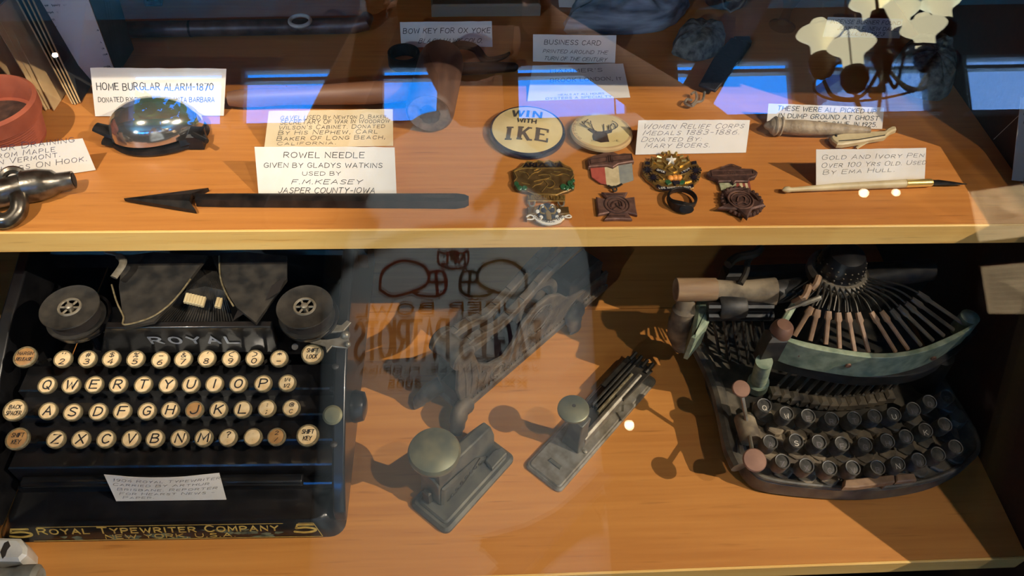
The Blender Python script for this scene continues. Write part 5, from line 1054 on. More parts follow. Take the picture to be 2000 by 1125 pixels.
b = MB(); b.prism([(L_-.05, .008), (L_-.005, .006), (L_-.002, .02), (L_-.006, .034), (L_-.05, .034)], .0165, .0185, None, .0005)
for k in range(4): b.tube([(L_-.012+.003*(k % 2), .010+k*.0065, .019), (L_+.001, .010+k*.0065, .020)], .002, 8)
b.build('rear_clamp', M['steeld'], o)
b = MB(); b.prism([(.092, -.0005), (.112, -.0005), (.114, .003), (.107, .0085), (.101, .0045), (.096, .0085)], .0055, .0075, None, .0005); b.build('side_lug', M['nickel'], o)
S_ = lambda px, py, h: wm(o).inverted() @ P(px, py, S2+h)
kn = S_(1120, 799, .054)
b = MB(); b.loops([[(kn.x+dx*w_, .019+dy*w_, h) for dx, dy in ((-.0075, -.009), (.0075, -.009), (.0075, .009), (-.0075, .009))] for w_, h in ((1.05, .0055), (.9, .02), (.8, .035), (.85, .048))]); b.build('post', M['steel'], o, bev=.001)
b = MB(); b.tube([(kn.x, .019, .047), (kn.x, kn.y, .052)], .0045, 12); b.build('plunger', M['steeld'], o)
b = MB(); b.lathe([(.004, -.003), (.012, -.0025), (.0138, -.001), (.0136, .0008), (.0125, .0016), (.0004, .002)], 36, Matrix.Translation(kn)); td = b.build('thumb_disc', M['bronzek'], o)
b = MB(); b.lathe([(.0016, .0021), (.0014, .0023)], 10, Matrix.Translation(kn+Vector((.002, .0012, 0)))); b.build('disc_hole', M['kprint'], td)
b = MB(); b.box((.018, .019, .0062), (.0035, .013, .0016), ch=.0006); b.build('anvil', M['steel'], o)
b = MB()
for x, y in ((.045, .0065), (.109, .0042)): b.lathe([(.0022, .0055), (.002, .0068), (.0008, .0074)], 12, Matrix.Translation((x, y, 0)))
b.build('rivet_pair', M['nickel'], o)

# ------------------------------------------------------------------ ornate cast iron cheque embosser
e0, ang, L_ = frame((905, 815), (1180, 576), S2)
o = thing('embosser', 'ornate dusty cast iron hand press on scrolled feet behind the staplers', 'press', e0, ang)
o.scale = (1, .74, 1)
b = MB(); b.prism([(-.004, -.003), (L_, -.003), (L_, .041), (-.004, .041)], .012, .020, None, .002); b.build('bed', M['cast'], o)
for x, y, dx, dy in ((-.004, -.002, -.012, -.009), (-.004, .040, -.016, .012), (.150, -.003, -.004, -.010), (.150, .041, 0, .010)):
    b = MB(); b.tube(cat([(x+.008, y, .020), (x+dx*.2, y+dy*.2, .022), (x+dx*.75, y+dy*.75, .013), (x+dx, y+dy, .006), (x+dx*1.25, y+dy*1.25, .0045)], 4), [.010]*4+[.0095]*4+[.008]*4+[.0065]*4+[.005], 12); f_ = b.build('scroll_foot', M['cast'], o)
pf_ = [(0, .018), (-.006, .05), (-.004, .082), (.006, .092), (.014, .088), (.020, .066), (.034, .05), (.052, .043), (.064, .052), (.076, .07), (.094, .08), (.112, .079), (.128, .068), (.142, .05), (.17, .041), (L_, .037), (L_, .018)]
for y, s in ((0, -1), (.034, 1)):
    b = MB(); b.loops([[(x, y+d, h) for x, h in pf_] for d in (0, .0055)]); wl_ = b.build('side_frame', M['cast'], o, bev=.0012)
    yo = y+(0 if s < 0 else .0055); T = Matrix.Translation((0, yo, 0)) @ Matrix.Rotation(PI/2, 4, 'X')     # local xy = x, height
    b = MB()
    for cx, ch_, r in ((.045, .030, .0095), (.045, .030, .0065), (.082, .034, .008), (.100, .055, .0175), (.100, .055, .0125), (.172, .031, .0065)): b.torus((cx, ch_, 0), r, .0010, 30, 6, T)
    for i in range(40): x = .004+i*.005; b.box((x, .0205, 0), (.0016, .005, .0022), T)
    for i in range(18): a = 2*PI*i/18; b.box((0, 0, 0), (.0012, .0045, .002), T @ Matrix.Translation((.100+math.cos(a)*.015, .055+math.sin(a)*.015, 0)) @ Matrix.Rotation(a-PI/2, 4, 'Z'))
    for q in ([(.004, .03), (.004, .06), (.002, .08)], [(.010, .03), (.012, .055), (.010, .08)], [(.018, .028), (.02, .05), (.016, .07)], [(.060, .03), (.066, .045), (.074, .055), (.082, .066)], [(.120, .03), (.13, .045), (.122, .06)], [(.135, .03), (.15, .036), (.165, .04), (.2, .035)], [(.026, .03), (.03, .042), (.024, .05)], [(.11, .03), (.118, .036), (.112, .042)], [(.145, .028), (.155, .033), (.15, .037)]): b.tube([T @ Vector((p[0], p[1], 0)) for p in cat(q)], .0011, 6)
    b.build('relief_ornament', M['cast'], wl_)
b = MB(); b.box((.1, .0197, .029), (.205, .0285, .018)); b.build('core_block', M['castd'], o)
b = MB(); b.lathe([(.0105, -.022), (.0125, -.020), (.0125, -.014), (.011, -.013), (.011, .013), (.0125, .014), (.0125, .020), (.0105, .022)], 30, Matrix.Translation((.002, .0197, .093)) @ Matrix.Rotation(PI/2, 4, 'X')); b.build('knuckle', M['cast'], o)
for y0, y1 in ((.004, .0145), (.0255, .036)):
    b = MB(); cl = cat([(.004, .097), (.025, .096), (.05, .088), (.08, .094), (.11, .106), (.14, .112), (.175, .116)], 5)
    b.loops([[(x, y0, h-.0045), (x, y1, h-.0045), (x, y1, h+.0045), (x, y0, h+.0045)] for x, h in cl]); lv = b.build('lever_arm', M['cast'], o, bev=.0012)
    b = MB()
    for i in range(12): x, h = cl[min(i*3, len(cl)-1)]; b.box((x, (y0+y1)/2, h+.0047), (.0018, (y1-y0)*.7, .0012))
    b.build('lever_ribs', M['cast'], lv)
b = MB(); b.loops([[(x, .006, h-.006), (x, .034, h-.006), (x, .034, h+.007), (x, .006, h+.007)] for x, h in ((.150, .112), (.175, .117), (.205, .12), (.235, .118))]); b.build('lever_handle', M['cast'], o, bev=.004)
b = MB(); n = 28
rings = []
for i in range(n+1):
    a = PI*1.1*i/n-.2; r0, r1 = .021, .028; cx, ch_ = .102, .070
    rings.append([(cx+math.cos(a)*r0, .008, ch_+math.sin(a)*r0), (cx+math.cos(a)*r0, .032, ch_+math.sin(a)*r0), (cx+math.cos(a)*r1, .032, ch_+math.sin(a)*r1), (cx+math.cos(a)*r1, .008, ch_+math.sin(a)*r1)])
b.loops(rings); b.build('arch_ring', M['cast'], o, bev=.001)
b = MB()
for i in range(26): a = PI*i/25; b.box((0, 0, 0), (.0016, .02, .004), Matrix.Translation((.102+math.cos(a)*.019, .02, .070+math.sin(a)*.019)) @ Matrix.Rotation(-a+PI/2, 4, 'Y'))
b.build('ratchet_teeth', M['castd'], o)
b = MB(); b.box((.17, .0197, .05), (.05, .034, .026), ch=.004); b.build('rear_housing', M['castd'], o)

# ------------------------------------------------------------------ porcelain pieces at lower left
o = thing('porcelain_cleat', 'white porcelain cleat with a dark hole at the lower left corner', 'cleat', P(18, 1108, z))
q = [P(x, y, z+.022) for x, y in ((-40, 1048), (38, 1050), (51, 1068), (50, 1082), (36, 1095), (-40, 1093))]
b = MB(); b.prism([(p.x, p.y) for p in q], z+.0005, z+.022, None, .0025); b.build('cleat_body', M['porc'], o, True)
b = MB(); b.pprism([(8, 1060), (16, 1056), (20, 1066), (14, 1074), (10, 1086), (4, 1090), (0, 1078)], z+.0224, z+.02, .0002); b.build('hole', M['kprint'], o, True)
o = thing('porcelain_insulator', 'dusty grey porcelain knob at the bottom edge below the white cleat', 'insulator', P(30, 1150, z))
A = axes(P(-30, 1136, z+.012), P(60, 1132, z+.012)-P(-30, 1136, z+.012)) @ Matrix.Rotation(PI/2, 4, 'Y')
b = MB(); b.lathe([(.003, -.01), (.0118, -.008), (.0118, .006), (.0095, .010), (.0095, .022), (.0112, .026), (.0112, .038), (.008, .041), (.004, .039)], 28, A); b.build('knob_body', M['porcd'], o, True)

# ------------------------------------------------------------------ portable typewriter with black round keys and a green arched bar
pa, pb = P(1440, 950, z), P(1890, 930, z); org = (pa+pb)/2; ang = math.atan2(pb.y-pa.y, pb.x-pa.x)
bl_ = thing('typewriter', 'dusty portable typewriter with black keys and a green arched front bar', 'typewriter', org, ang)
B_ = lambda px, py, h: wm(bl_).inverted() @ P(px, py, S2+h)
out = cat([(-.112, .10), (-.108, .05), (-.104, .02), (-.099, .002), (-.085, -.008), (-.037, -.0165), (.008, -.0192), (.055, -.014), (.09, -.002), (.1105, .012), (.116, .03)], 4)+[(.112, .075), (.104, .13), (.10, .175), (-.105, .175)]
b = MB(); ins = inset(out[::-1] if sum(out[i][0]*out[(i+1) % len(out)][1]-out[(i+1) % len(out)][0]*out[i][1] for i in range(len(out))) < 0 else out, .004)
b.prism(out, .004, .024, None, .003); b.build('base_plate', M['bark'], bl_)
for x, y in ((-.08, .01), (.09, .03), (-.09, .15), (.08, .15)): b = MB(); b.lathe([(.008, 0), (.009, .003), (.007, .005)], 14, Matrix.Translation((x, y, 0))); b.build('rubber_foot', M['dull'], bl_)
# rim and deck
b = MB(); rim = [(x*.985, y+.0015 if y < .03 else y) for x, y in out[:45]]; b.tube([(x, y, .0245) for x, y in rim], .0022, 8); b.build('front_rim', M['bark'], bl_)
C7 = crop(1250, 470, 2.1227)
A1, B1, C1 = [C7(*v) for v in ((515, 683, 607, 717, 697, 727, 793, 740, 887, 737, 972, 728, 1052, 720, 1133, 698, 1200, 668, 1273, 645), (540, 835, 647, 830, 742, 835, 837, 842, 932, 845, 1025, 830, 1102, 812, 1183, 785, 1263, 762), (590, 915, 690, 933, 785, 943, 882, 942, 985, 940, 1068, 925, 1155, 910, 1235, 885, 1307, 855))]
def leafplate(px, py, h, w_, d_):
    c = B_(px, py, h); return [(c.x-w_, c.y-d_*.5), (c.x-w_*.3, c.y-d_), (c.x+w_*.3, c.y-d_), (c.x+w_, c.y-d_*.5), (c.x+w_*.9, c.y+d_*.6), (c.x+w_*.3, c.y+d_), (c.x-w_*.3, c.y+d_), (c.x-w_*.9, c.y+d_*.6)]
for rowpts, h, dh, dy in ((A1, .060, .024, 14), (B1, .055, .022, 16), (C1, .050, .020, 14)):
    for i, (px, py) in enumerate(rowpts):
        for s in (0, 1):
            if h == .05 and s: continue
            b = MB(); b.prism(leafplate(px+(s*22), py+dy+s*24, h-.022-s*.002, .0078, .0088), h-.036, h-.022-s*.002, None, .0012); b.build('lever_plate', M['rustgrey'] if (i < 6) else M['bark'], bl_)
b = MB(); b.prism([tuple(B_(px, py, .03).xy) for px, py in C7(470, 660, 560, 700, 800, 740, 1000, 735, 1200, 680, 1290, 650, 1340, 860, 1240, 910, 1080, 950, 900, 975, 700, 965, 540, 930, 480, 850)], .022, .030, None, .002); b.build('key_deck', M['rustgrey'], bl_)
bk = None; RT2 = Matrix.Rotation(math.radians(10), 4, 'X')
for rowpts, h, chs in ((A1, .060, 'QWERTYUIOP'), (B1, .055, 'ASDFGHJKL'), (C1, .050, 'ZXCVBNM.,')):
    for (px, py), chh in zip(rowpts, chs):
        if bk is None:
            k = MB(); r = .0066; k.lathe([(r*.95, -.014), (r*1.05, -.010), (r, -.002), (r, .0), (r*.93, .0008), (r*.82, .0006), (r*.78, -.0006)], 26); bk = k.build('key', M['keyblack'], bl_); kk = bk
        else: kk = bk.copy(); COL.objects.link(kk)
        kk.parent = bl_; kk.matrix_local = Matrix.Translation(B_(px, py, h)) @ RT2
        f = MB(); f.lathe([(.0052, -.0006), (.003, -.0009), (.0002, -.001)], 22); f.build('key_face', M['dull'], kk)
        lt = MB(); letters(lt, chh, .0034 if chh not in 'I.,' else .0007, .0042, lambda x, y: Vector((x-.0017, y-.0042, -.0004)), 0, .12, .1); lt.build('legend', M['white'] if chh in 'QWSKUN' else M['pencil'], kk)
# space bar
b = MB(); b.prism([tuple(B_(x, y, .040).xy) for x, y in C7(850, 990, 1055, 968, 1058, 1000, 900, 1022, 845, 1022)], .034, .040, None, .001); b.prism([tuple(B_(x, y, .040).xy) for x, y in C7(1062, 968, 1138, 962, 1150, 992, 1064, 1000)], .035, .040, None, .001); b.build('space_bar', M['tan'], bl_)
for x in (925, 1010): b = MB(); b.tube([B_(*C7(x, 1005)[0], .036), B_(*C7(x-8, 1022)[0], .024)], .0022, 8); b.build('bar_bracket', M['bark'], bl_)
# green arched bar: top outline and lower black band
tp = cat([B_(*q, .112) for q in C7(568, 397, 680, 440, 850, 472, 1000, 487, 1150, 468, 1280, 422, 1402, 345)], 6); ti = cat([B_(*q, .112) for q in C7(572, 388, 690, 420, 850, 452, 1000, 466, 1140, 450, 1265, 404, 1398, 338)], 6)
b = MB(); b.loops([[Vector((o_[0], o_[1], .112)), Vector((i_[0], i_[1], .112)), Vector((i_[0], i_[1]+.002, .084)), Vector((o_[0], o_[1]+.001, .082))] for o_, i_ in zip(tp, ti)]); arc = b.build('arched_bar', M['verd'], bl_, bev=.0006)
for px, py in C7(665, 472, 862, 515, 1215, 485):
    c = B_(px, py, .098); b = MB(); b.lathe([(.0026, 0), (.0024, .0012), (.0006, .0016)], 12, Matrix.Translation(c+Vector((0, -.0004, 0))) @ Matrix.Rotation(PI/2, 4, 'X')); b.build('screw', M['copper'], arc)
lo = cat([B_(*q, .082) for q in C7(505, 480, 600, 500, 750, 535, 900, 560, 1080, 558, 1190, 535, 1300, 470, 1400, 372)], 6); li = [p+Vector((0, .014, 0)) for p in [Vector(q) for q in lo]]
b = MB(); b.loops([[Vector((p[0], p[1]-.001, .082)), Vector((q.x, q.y, .083)), Vector((q.x, q.y, .066)), Vector((p[0], p[1], .067))] for p, q in zip(lo, li)]); b.build('lower_arch', M['dull'], bl_, bev=.001)
b = MB(); c = B_(*C7(545, 430)[0], .10); b.box(tuple(c), (.016, .014, .03), ch=.003); b.build('arch_cheek', M['dull'], bl_)
c = B_(*C7(590, 365)[0], .118); b = MB(); b.lathe([(.009, -.01), (.0095, -.002), (.0085, .003), (.006, .006), (.0004, .0065)], 22, Matrix.Translation(c)); b.build('cap_nut', M['copper'], bl_)
p0, p1 = B_(*C7(515, 500)[0], .088), B_(*C7(485, 605)[0], .03); b = MB(); b.tube([p0, p0.lerp(p1, .75), p0.lerp(p1, .78), p1], [.0072, .0072, .0095, .0095], 20); b.build('front_post', M['verd'], bl_)
p0, p1 = B_(*C7(1260, 480)[0], .08), B_(*C7(1180, 590)[0], .028); b = MB(); b.tube([p0, p1], [.009, .012], 18); b.build('front_post', M['dull'], bl_)
# row of small hammers under the arch
for i in range(13):
    u = i/12; x = 560+u*470; y = 610+math.sin(u*PI*.9)*45
    b = MB(); b.tube([B_(*C7(x-28, y+45)[0], .030), B_(*C7(x+18, y-15)[0], .036), B_(*C7(x+75, y-75)[0], .058)], .0016, 6); hl = b.build('key_lever', M['bark'], bl_)
    c = B_(*C7(x, y+18)[0], .033); b = MB(); b.box(tuple(c), (.0085, .010, .010), ch=.0025); b.build('lever_pad', M['rustgrey'], hl)
# type arms fanning back to the wheel
st_ = C7(640, 395, 705, 415, 770, 430, 827, 447, 890, 460, 948, 463, 1060, 462, 1112, 452, 1165, 435, 1215, 415, 1260, 395, 1300, 370, 1340, 345)
jt = C7(712, 275, 738, 285, 782, 292, 822, 298, 862, 298, 903, 298, 958, 296, 1000, 292, 1040, 285, 1070, 272, 1100, 258, 1125, 240, 1150, 215)
for i, (a_, j_) in enumerate(zip(st_, jt)):
    pa_, pj = B_(*a_, .106), B_(*j_, .124); u = i/12; ang2 = math.radians(215+u*110); hb = B_(*C7(825, 118)[0], .128)+Vector((math.cos(ang2)*.024, math.sin(ang2)*.019, 0))
    b = MB(); b.tube([pa_, pa_.lerp(pj, .72), pa_.lerp(pj, .78), pj], [.0021, .0021, .0034, .0026], 8, None, .7); ta = b.build('type_arm', M['tan'] if i < 8 else M['bark'], bl_)
    b = MB(); b.tube(cat([pj, pj.lerp(hb, .4)+Vector((.001, 0, .003)), hb]), .0009, 6); b.build('arm_wire', M['steeld'], ta)
c = B_(*C7(825, 118)[0], .128)
for i in range(22):
    a = math.radians(200+i*6.6); b = MB(); b.tube([c+Vector((math.cos(a)*.024, math.sin(a)*.02, -.001)), c+Vector((math.cos(a)*.044, math.sin(a)*.038, -.012))], .0008, 5); b.build('fine_rod', M['steeld'], bl_)
b = MB(); b.lathe([(.022, -.012), (.0265, -.008), (.0265, -.002), (.0235, .001), (.021, .001)], 36, Matrix.Translation(c)); hb_ = b.build('hub_ring', M['bark'], bl_)
b = MB(); b.lathe([(.0205, .001), (.0195, .012), (.015, .02), (.006, .024), (.0004, .0245)], 32, Matrix.Translation(c)); b.build('type_wheel', M['enamel'], hb_)
b = MB()
for k in range(3):
    for i in range(20): a = 2*PI*i/20; b.ball(c+Vector((math.cos(a)*(.0205-.0012*k), math.sin(a)*(.0205-.0012*k), .004+.0045*k)), .0013, 6)
b.build('raised_type', M['steeld'], hb_)
b = MB(); b.tube([c+Vector((0, 0, -.01)), Vector((c.x, c.y, .02))], .016, 16); b.build('hub_column', M['dull'], bl_)
p0, p1 = B_(*C7(602, 290)[0], .13), B_(*C7(748, 235)[0], .138); b = MB(); b.tube([p0, p0.lerp(p1, .45), p0.lerp(p1, .5), p1], [.0012, .0014, .0024, .0022], 8); b.build('paper_finger', M['nickel'], bl_)
p0, p1 = B_(*C7(590, 345)[0], .12), B_(*C7(640, 262)[0], .12); b = MB(); b.tube([p0, p1], .003, 8); b.build('side_stay', M['verd'], bl_)
for k, (x0, y0, x1, y1) in enumerate(((640, 260, 700, 190), (690, 200, 740, 150))): b = MB(); b.tube(cat([B_(*C7(x0, y0)[0], .12), B_(*C7((x0+x1)/2+8, (y0+y1)/2+12)[0], .128), B_(*C7(x1, y1)[0], .13)]), [.0042]*6+[.003]*7, 8); b.build('ink_arm', M['tan'], bl_)
# carriage and left side
p0, p1, p2 = B_(*C7(146, 203)[0], .105), B_(*C7(312, 203)[0], .105), B_(*C7(555, 215)[0], .105)
b = MB(); b.tube([p0, p0+(p1-p0)*.02, p1], [.0095, .0105, .0105], 20); cr = b.build('carriage_roller', M['tanwood'], bl_)
b = MB(); b.tube([p1, p1.lerp(p2, .3), p1.lerp(p2, .6), p2], [.009, .0088, .0105, .0135], 18); b.build('roller_core', M['rustgrey'], cr)
b = MB(); pe = B_(*C7(1200, 120)[0], .105); b.tube([p2, pe], .0105, 16); b.build('platen', M['dull'], bl_)
b = MB(); b.tube(cat([B_(*C7(x, y)[0], h) for x, y, h in ((190, 240, .095), (185, 285, .085), (175, 330, .07), (170, 380, .05), (190, 420, .03))]), [.0085]*6+[.011]*6+[.0125]*6+[.013]*6+[.011], 14); b.build('side_standard', M['rustgrey'], bl_)
b = MB(); q = [B_(*v, .09) for v in C7(240, 235, 312, 230, 290, 330, 232, 398, 215, 392)]; b.prism([tuple(p.xy) for p in q], .055, .09, None, .003); b.build('side_shield', M['verd'], bl_)
b = MB(); b.tube(cat([B_(*v, .026) for v in C7(150, 440, 215, 415, 270, 500, 320, 620, 350, 740, 375, 860, 410, 940)]), .0072, 10); b.build('side_rail', M['bark'], bl_)
for k, (x0, y0, x1, y1) in enumerate(((300, 310, 330, 470), (345, 315, 372, 500), (385, 318, 415, 505), (425, 320, 450, 510), (465, 325, 492, 500), (505, 330, 520, 470))): b = MB(); b.tube([B_(*C7(x0, y0)[0], .09), B_(*C7(x1, y1)[0], .03)], .0016, 6); b.build('frame_wire', M['dull'], bl_)
for y, h in ((275, .10), (312, .092)): b = MB(); b.tube([B_(*C7(280, y)[0], h), B_(*C7(550, y)[0], h)], .0045, 10); b.build('carriage_rail', M['enamel'], bl_)
b = MB(); b.lathe([(.011, -.012), (.012, -.01), (.012, .01), (.011, .012)], 20, Matrix.Translation(B_(*C7(375, 275)[0], .095)) @ Matrix.Rotation(PI/2, 4, 'Y')); b.build('feed_roll', M['dull'], bl_)
b = MB(); b.tube(cat([B_(*v, .12) for v in C7(365, 100, 400, 70, 470, 55, 500, 30)]), .004, 8); b.tube(cat([B_(*v, .115) for v in C7(415, 180, 440, 130, 450, 80, 490, 50)]), .0028, 8); b.build('bell_arm', M['steeld'], bl_)
# shift levers with copper discs
for (px, py, h, r), (qx, qy) in (((419, 614, .072, .0078), (445, 760)), ((475, 910, .060, .0098), (452, 800))):
    c = B_(*C7(px, py)[0], h); b = MB(); b.lathe([(r*.9, -.0012), (r, -.0006), (r, .0004), (r*.92, .001), (.0003, .0012)], 32, Matrix.Translation(c) @ Matrix.Rotation(math.radians(14), 4, 'X')); sk = b.build('shift_disc', M['copper'], bl_)
    b = MB(); b.tube([c-Vector((0, 0, .001)), B_(*C7(qx, qy)[0], .045)], .0018, 8); b.build('lever_rod', M['nickel'], sk)
c = B_(*C7(445, 780)[0], .04); b = MB(); b.lathe([(.0085, -.012), (.009, -.010), (.009, .010), (.0085, .012)], 20, Matrix.Translation(c) @ Matrix.Rotation(PI/2, 4, 'X')); b.tube([c+Vector((-.004, 0, -.01)), c+Vector((-.006, -.02, -.012))], .004, 8); b.build('lever_barrel', M['rustgrey'], bl_)
b = MB(); b.box((0, .168, .06), (.2, .014, .075), ch=.003); b.build('back_frame', M['dull'], bl_)
c = B_(*C7(1365, 320)[0], .11); b = MB(); b.lathe([(.007, -.02), (.0085, -.016), (.008, .002), (.004, .004)], 16, Matrix.Translation(c)); b.build('arch_end_post', M['verd'], bl_)

# ================================================================== the visitor taking the picture, seen only in the glass
def skin_mesh(name, nodes, edges, m, parent, root=0, sub=2):
    me = bpy.data.meshes.new(name); me.from_pydata([n[0] for n in nodes], edges, []); me.update()
    o = bpy.data.objects.new(name, me); COL.objects.link(o); o.parent = parent
    bm = bmesh.new(); bm.from_mesh(me); ly = bm.verts.layers.skin.verify(); bm.verts.ensure_lookup_table()
    for i, n in enumerate(nodes):
        r = n[1]; bm.verts[i][ly].radius = r if isinstance(r, tuple) else (r, r); bm.verts[i][ly].use_root = (i == root)
    bm.to_mesh(me); bm.free()
    md = o.modifiers.new('skin', 'SKIN'); md.use_smooth_shade = True
    if sub: sd = o.modifiers.new('smooth', 'SUBSURF'); sd.levels = sub; sd.render_levels = sub
    me.materials.append(m); return o
pr = thing('person', 'person in a pale grey printed shirt and jeans holding up a phone', 'person', (.01, -.36, 0))
w2 = lambda x, y, zz: Vector((x-.01, y+.36, zz))      # world to person frame
sh, hz2 = H-.07, H-.55
N = [(w2(.01, -.38, hz2), (.155, .11))]; E = []
def node(p, r, par): N.append((p, r)); E.append((par, len(N)-1)); return len(N)-1
sp1 = node(w2(.01, -.38, H-.38), (.14, .10), 0); sp2 = node(w2(.01, -.38, H-.18), (.13, .085), sp1); sp3 = node(w2(.01, -.37, sh), (.075, .055), sp2)
nk = node(w2(.012, -.35, H+.01), (.052, .055), sp3); 
for s in (-1, 1):
    sd_ = node(w2(.01+s*.175, -.35, sh-.005), .058, sp3)
    el = w2(.40, -.20, H-.12) if s > 0 else w2(-.265, -.26, H-.22); e_ = node(el, .043, sd_)
    def ph_(a_, b_, c_): q = CAM-CF*.014+CR*(s*a_)+CU*b_+CF*c_; return w2(q.x, q.y, q.z)
    wr_ = node(ph_(.098, -.055, -.075), .026, e_); pm_ = node(ph_(.104, -.022, -.04), (.024, .032), wr_)
    hp = node(w2(.01+s*.095, -.39, hz2-.1), (.092, .095), 0); kn_ = node(w2(.01+s*.11, -.36, .50), .062, hp); an = node(w2(.01+s*.12, -.39, .10), .042, kn_); node(w2(.01+s*.13, -.27, .045), (.04, .03), an)
    for k in range(4):         # fingers curl over the short edge of the phone
        bb = .024-k*.017; ln = (.0, .003, .002, -.004)[k]; f1 = node(ph_(.103, bb-.002, -.016), .0088, pm_); f2 = node(ph_(.096+ln*.3, bb+.001, .000), .0082, f1); node(ph_(.0855-ln*.4, bb+.001, .0045), .0066, f2)
    t1 = node(ph_(.086, -.036, -.040), .0105, pm_); t2 = node(ph_(.072, -.024, -.026), .0095, t1); node(ph_(.057, -.014, -.0165), .008, t2)
body = skin_mesh('body', N, E, M['skin'], pr)
# head
hd = Vector(w2(.014, -.345, H+.135)); b = MB(); rings = []
for i in range(25):
    a = -PI/2+PI*i/24; zz = math.sin(a); k = max(math.cos(a), .03); jaw = 1-.22*max(0, -zz)**1.5; ring = []
    for j in range(36):
        t = 2*PI*j/36; x = .073*k*jaw*math.cos(t); y = .092*k*math.sin(t)*(1 if math.sin(t) < 0 else 1-.1*max(0, -zz)); zq = .118*zz
        f = max(0, math.sin(t)); c_ = abs(math.cos(t))
        if f > .5:
            y += .020*math.exp(-((x/.012)**2))*math.exp(-((zq+.018)/.024)**2)*k          # nose
            y -= .008*(math.exp(-(((abs(x)-.03)/.014)**2)))*math.exp(-((zq-.008)/.012)**2)   # eye sockets
            y += .006*math.exp(-((x/.026)**2))*math.exp(-((zq+.056)/.010)**2)             # lips
            y += .008*math.exp(-((x/.022)**2))*math.exp(-((zq+.092)/.016)**2)             # chin
            y += .005*math.exp(-((zq-.028)/.010)**2)                                       # brow
        ring.append(hd+Vector((x, y, zq)))
    rings.append(ring)
b.loops(rings)
for s in (-1, 1): b.ball(hd+Vector((s*.074, -.006, -.006)), .03, 12, None, (.35, .6, 1.05))
b.tube([hd+Vector((0, -.01, -.05)), w2(.012, -.352, sh)], [.052, .058], 20); b.build('head', M['skin'], pr)
for s in (-1, 1):
    b = MB(); b.ball(hd+Vector((s*.030, .079, .008)), .0115, 12); ey = b.build('eye', M['offwhite'], pr); b = MB(); b.ball(hd+Vector((s*.029, .0885, .007)), .0048, 10, None, (1, .5, 1)); b.build('iris', M['bronzed'], ey)
    b = MB(); b.tube([hd+Vector((s*.014, .090, .026)), hd+Vector((s*.032, .088, .031)), hd+Vector((s*.048, .076, .026))], [.003, .0036, .002], 6); b.build('eyebrow', M['hair'], pr)
b = MB(); b.tube(cat([hd+Vector((x, y, zq)) for x, y, zq in ((-.024, .083, -.055), (-.008, .0955, -.053), (.008, .0955, -.053), (.024, .083, -.055))]), .0028, 6); b.build('mouth', M['rprint'], pr)
b = MB(); rings = []
for i in range(15):
    u = i/14; ring = []
    for j in range(40):
        t = 2*PI*j/40; back = max(0, -math.sin(t)); front = max(0, math.sin(t)); z0 = .052*front**.6+(-.085*back**.7 if back else 0)+.0; zz = z0+(.128-z0)*math.sin(u*PI/2); k = max(math.cos(u*PI/2), .02)**.62
        ring.append(hd+Vector((.081*k*math.cos(t), (.099*k*math.sin(t)-.004)*(1 if math.sin(t) > 0 else 1.06), zz+.003*math.sin(9*t)*k)))
    rings.append(ring)
b.loops(rings); b.build('hair', M['hair'], pr, smooth=70)
# shirt, jeans, shoes
sb = MB()
def oval(cx, cy, zz, rx, ry): return [w2(cx+rx*math.copysign(abs(math.cos(t))**.85, math.cos(t)), cy+ry*math.copysign(abs(math.sin(t))**.85, math.sin(t)), zz) for t in [2*PI*j/40 for j in range(40)]]
sb.loops([oval(-.01, -.38, zz, rx, ry) for zz, rx, ry in ((H-.80, .222, .135), (H-.798, .228, .140), (H-.68, .226, .138), (H-.50, .216, .134), (H-.30, .212, .134), (H-.18, .208, .130), (H-.10, .190, .112), (H-.06, .150, .092), (H-.03, .098, .076), (H-.012, .072, .070))], None, False, True)
for s in (-1, 1):
    p = w2(.0+s*.165, -.365, sh-.012); el = w2(.40, -.20, H-.12) if s > 0 else w2(-.265, -.26, H-.22); q = p.lerp(el, .6)
    sb.tube([p-(el-p)*.3, p, p.lerp(el, .3), q], [.062, .075, .072, .068], 24)
shirt = sb.build('shirt', M['shirt'], pr, smooth=60)
JN = [(w2(.01, -.38, hz2), (.162, .115))]; JE = []
for s in (-1, 1):
    JN.append((w2(.01+s*.095, -.39, hz2-.1), (.1, .105))); JE.append((0, len(JN)-1)); JN.append((w2(.01+s*.11, -.36, .50), .074)); JE.append((len(JN)-2, len(JN)-1)); JN.append((w2(.01+s*.12, -.39, .09), .062)); JE.append((len(JN)-2, len(JN)-1))
skin_mesh('jeans', JN, JE, M['jeans'], pr)
for s in (-1, 1): b = MB(); b.loops([[w2(.01+s*.13+x*w_, -.33+y, zz) for x, y in circ(0, 0, .048, 20, .14)] for w_, zz in ((1, .002), (1.02, .03), (.9, .06), (.6, .09))]); b.build('shoe', M['shoe'], pr)
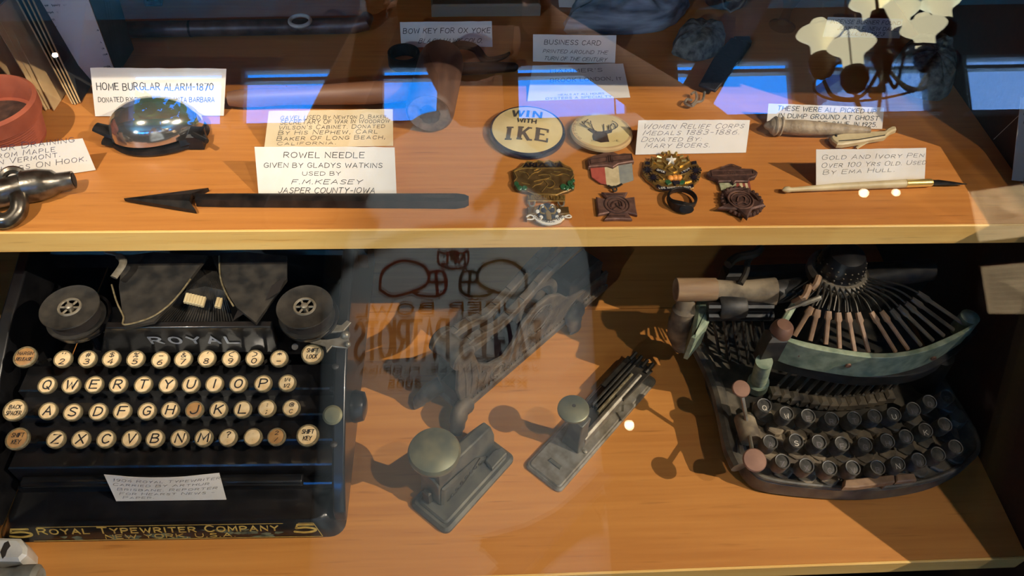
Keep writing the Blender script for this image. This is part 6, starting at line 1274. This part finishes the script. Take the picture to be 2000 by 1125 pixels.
# print on the shirt front, wrapped onto the cloth
def wrap(mb, name, m):
    o = mb.build(name, M[m], pr); md = o.modifiers.new('wrap', 'SHRINKWRAP'); md.target = shirt; md.wrap_method = 'PROJECT'; md.use_project_y = True; md.use_project_x = md.use_project_z = False
    md.use_negative_direction = True; md.use_positive_direction = False; md.offset = .0025; return o
def sput(x, zz): return lambda u, v: w2(x-u, -.1, zz+v)        # the wearer's own left is +x; letters read correctly for someone facing the wearer
def srow(text, pxl, pxr, pyt, pyb, m, pen, name, gap=1.5):
    a, c = RF(pxl, pyb, -.24), RF(pxr, pyt, -.24); mb = MB(); n = 1
    letters(mb, text, abs(c.x-a.x), abs(c.z-a.z), sput(max(a.x, c.x), min(a.z, c.z)), 0, pen, .0, gap); wrap(mb, name, m)
srow('SUPER BOWL', 690, 1050, 586, 612, 'oprint', .16, 'print_lettering'); srow('PATRIOTS', 688, 874, 622, 698, 'pprint', .10, 'print_lettering', .9); srow('EAGLES', 900, 1052, 622, 698, 'pprint', .10, 'print_lettering', .9)
srow('JACKSONVILLE, FLORIDA', 698, 1052, 710, 727, 'kprint', .16, 'print_lettering'); srow('2005', 758, 822, 738, 755, 'oprint', .16, 'print_lettering'); srow('XXXIX', 930, 1030, 738, 755, 'oprint', .16, 'print_lettering')
def sshape(strk, m, name, w_):
    mb = MB()
    for pts in strk:
        q = [(p.x, p.z) for p in (RF(x, y, -.24) for x, y in pts)]; t = MB(); t.ribbon(cat(q, 4), w_); o = len(mb.v); mb.v += [w2(v.x, -.1, v.y) for v in t.v]; mb.f += [tuple(i+o for i in f) for f in t.f]
    wrap(mb, name, m)
sshape([[(856, 488), (856, 510), (870, 519), (887, 522), (904, 519), (914, 510), (914, 488), (900, 492), (885, 486), (870, 492), (856, 488)]], 'rprint', 'shield_emblem', .003)
srow('NFL', 864, 908, 494, 512, 'rprint', .24, 'print_lettering')
for s, cx in ((1, 815), (-1, 955)):
    sshape([[(cx+s*dx, y) for dx, y in q] for q in ([(-75, 560), (-70, 525), (-35, 505), (5, 512), (22, 532), (18, 552), (-10, 566), (-50, 574), (-75, 560)], [(20, 530), (50, 528), (56, 560), (40, 575), (5, 574), (-10, 566)], [(22, 548), (54, 548)], [(36, 530), (40, 574)])], 'rprint' if s > 0 else 'kprint', 'helmet_print', .004)
# the phone in the visitor's hands
ph = thing('smartphone', 'black smartphone held up by the person in the grey shirt', 'phone', CAM-CF*.014, Matrix((CR, CU, -CF)).transposed())
b = MB(); b.prism(rrect(-.075, -.036, .075, .036, .01), -.004, .004, None, .0015); b.build('phone_body', M['phone'], ph)
b = MB(); b.prism(rrect(-.012, -.012, .012, .012, .005), .004, .0052, None, .0004); b.torus((0, 0, .0053), .006, .0009, 20, 6); b.build('camera_bump', M['enamel'], ph)
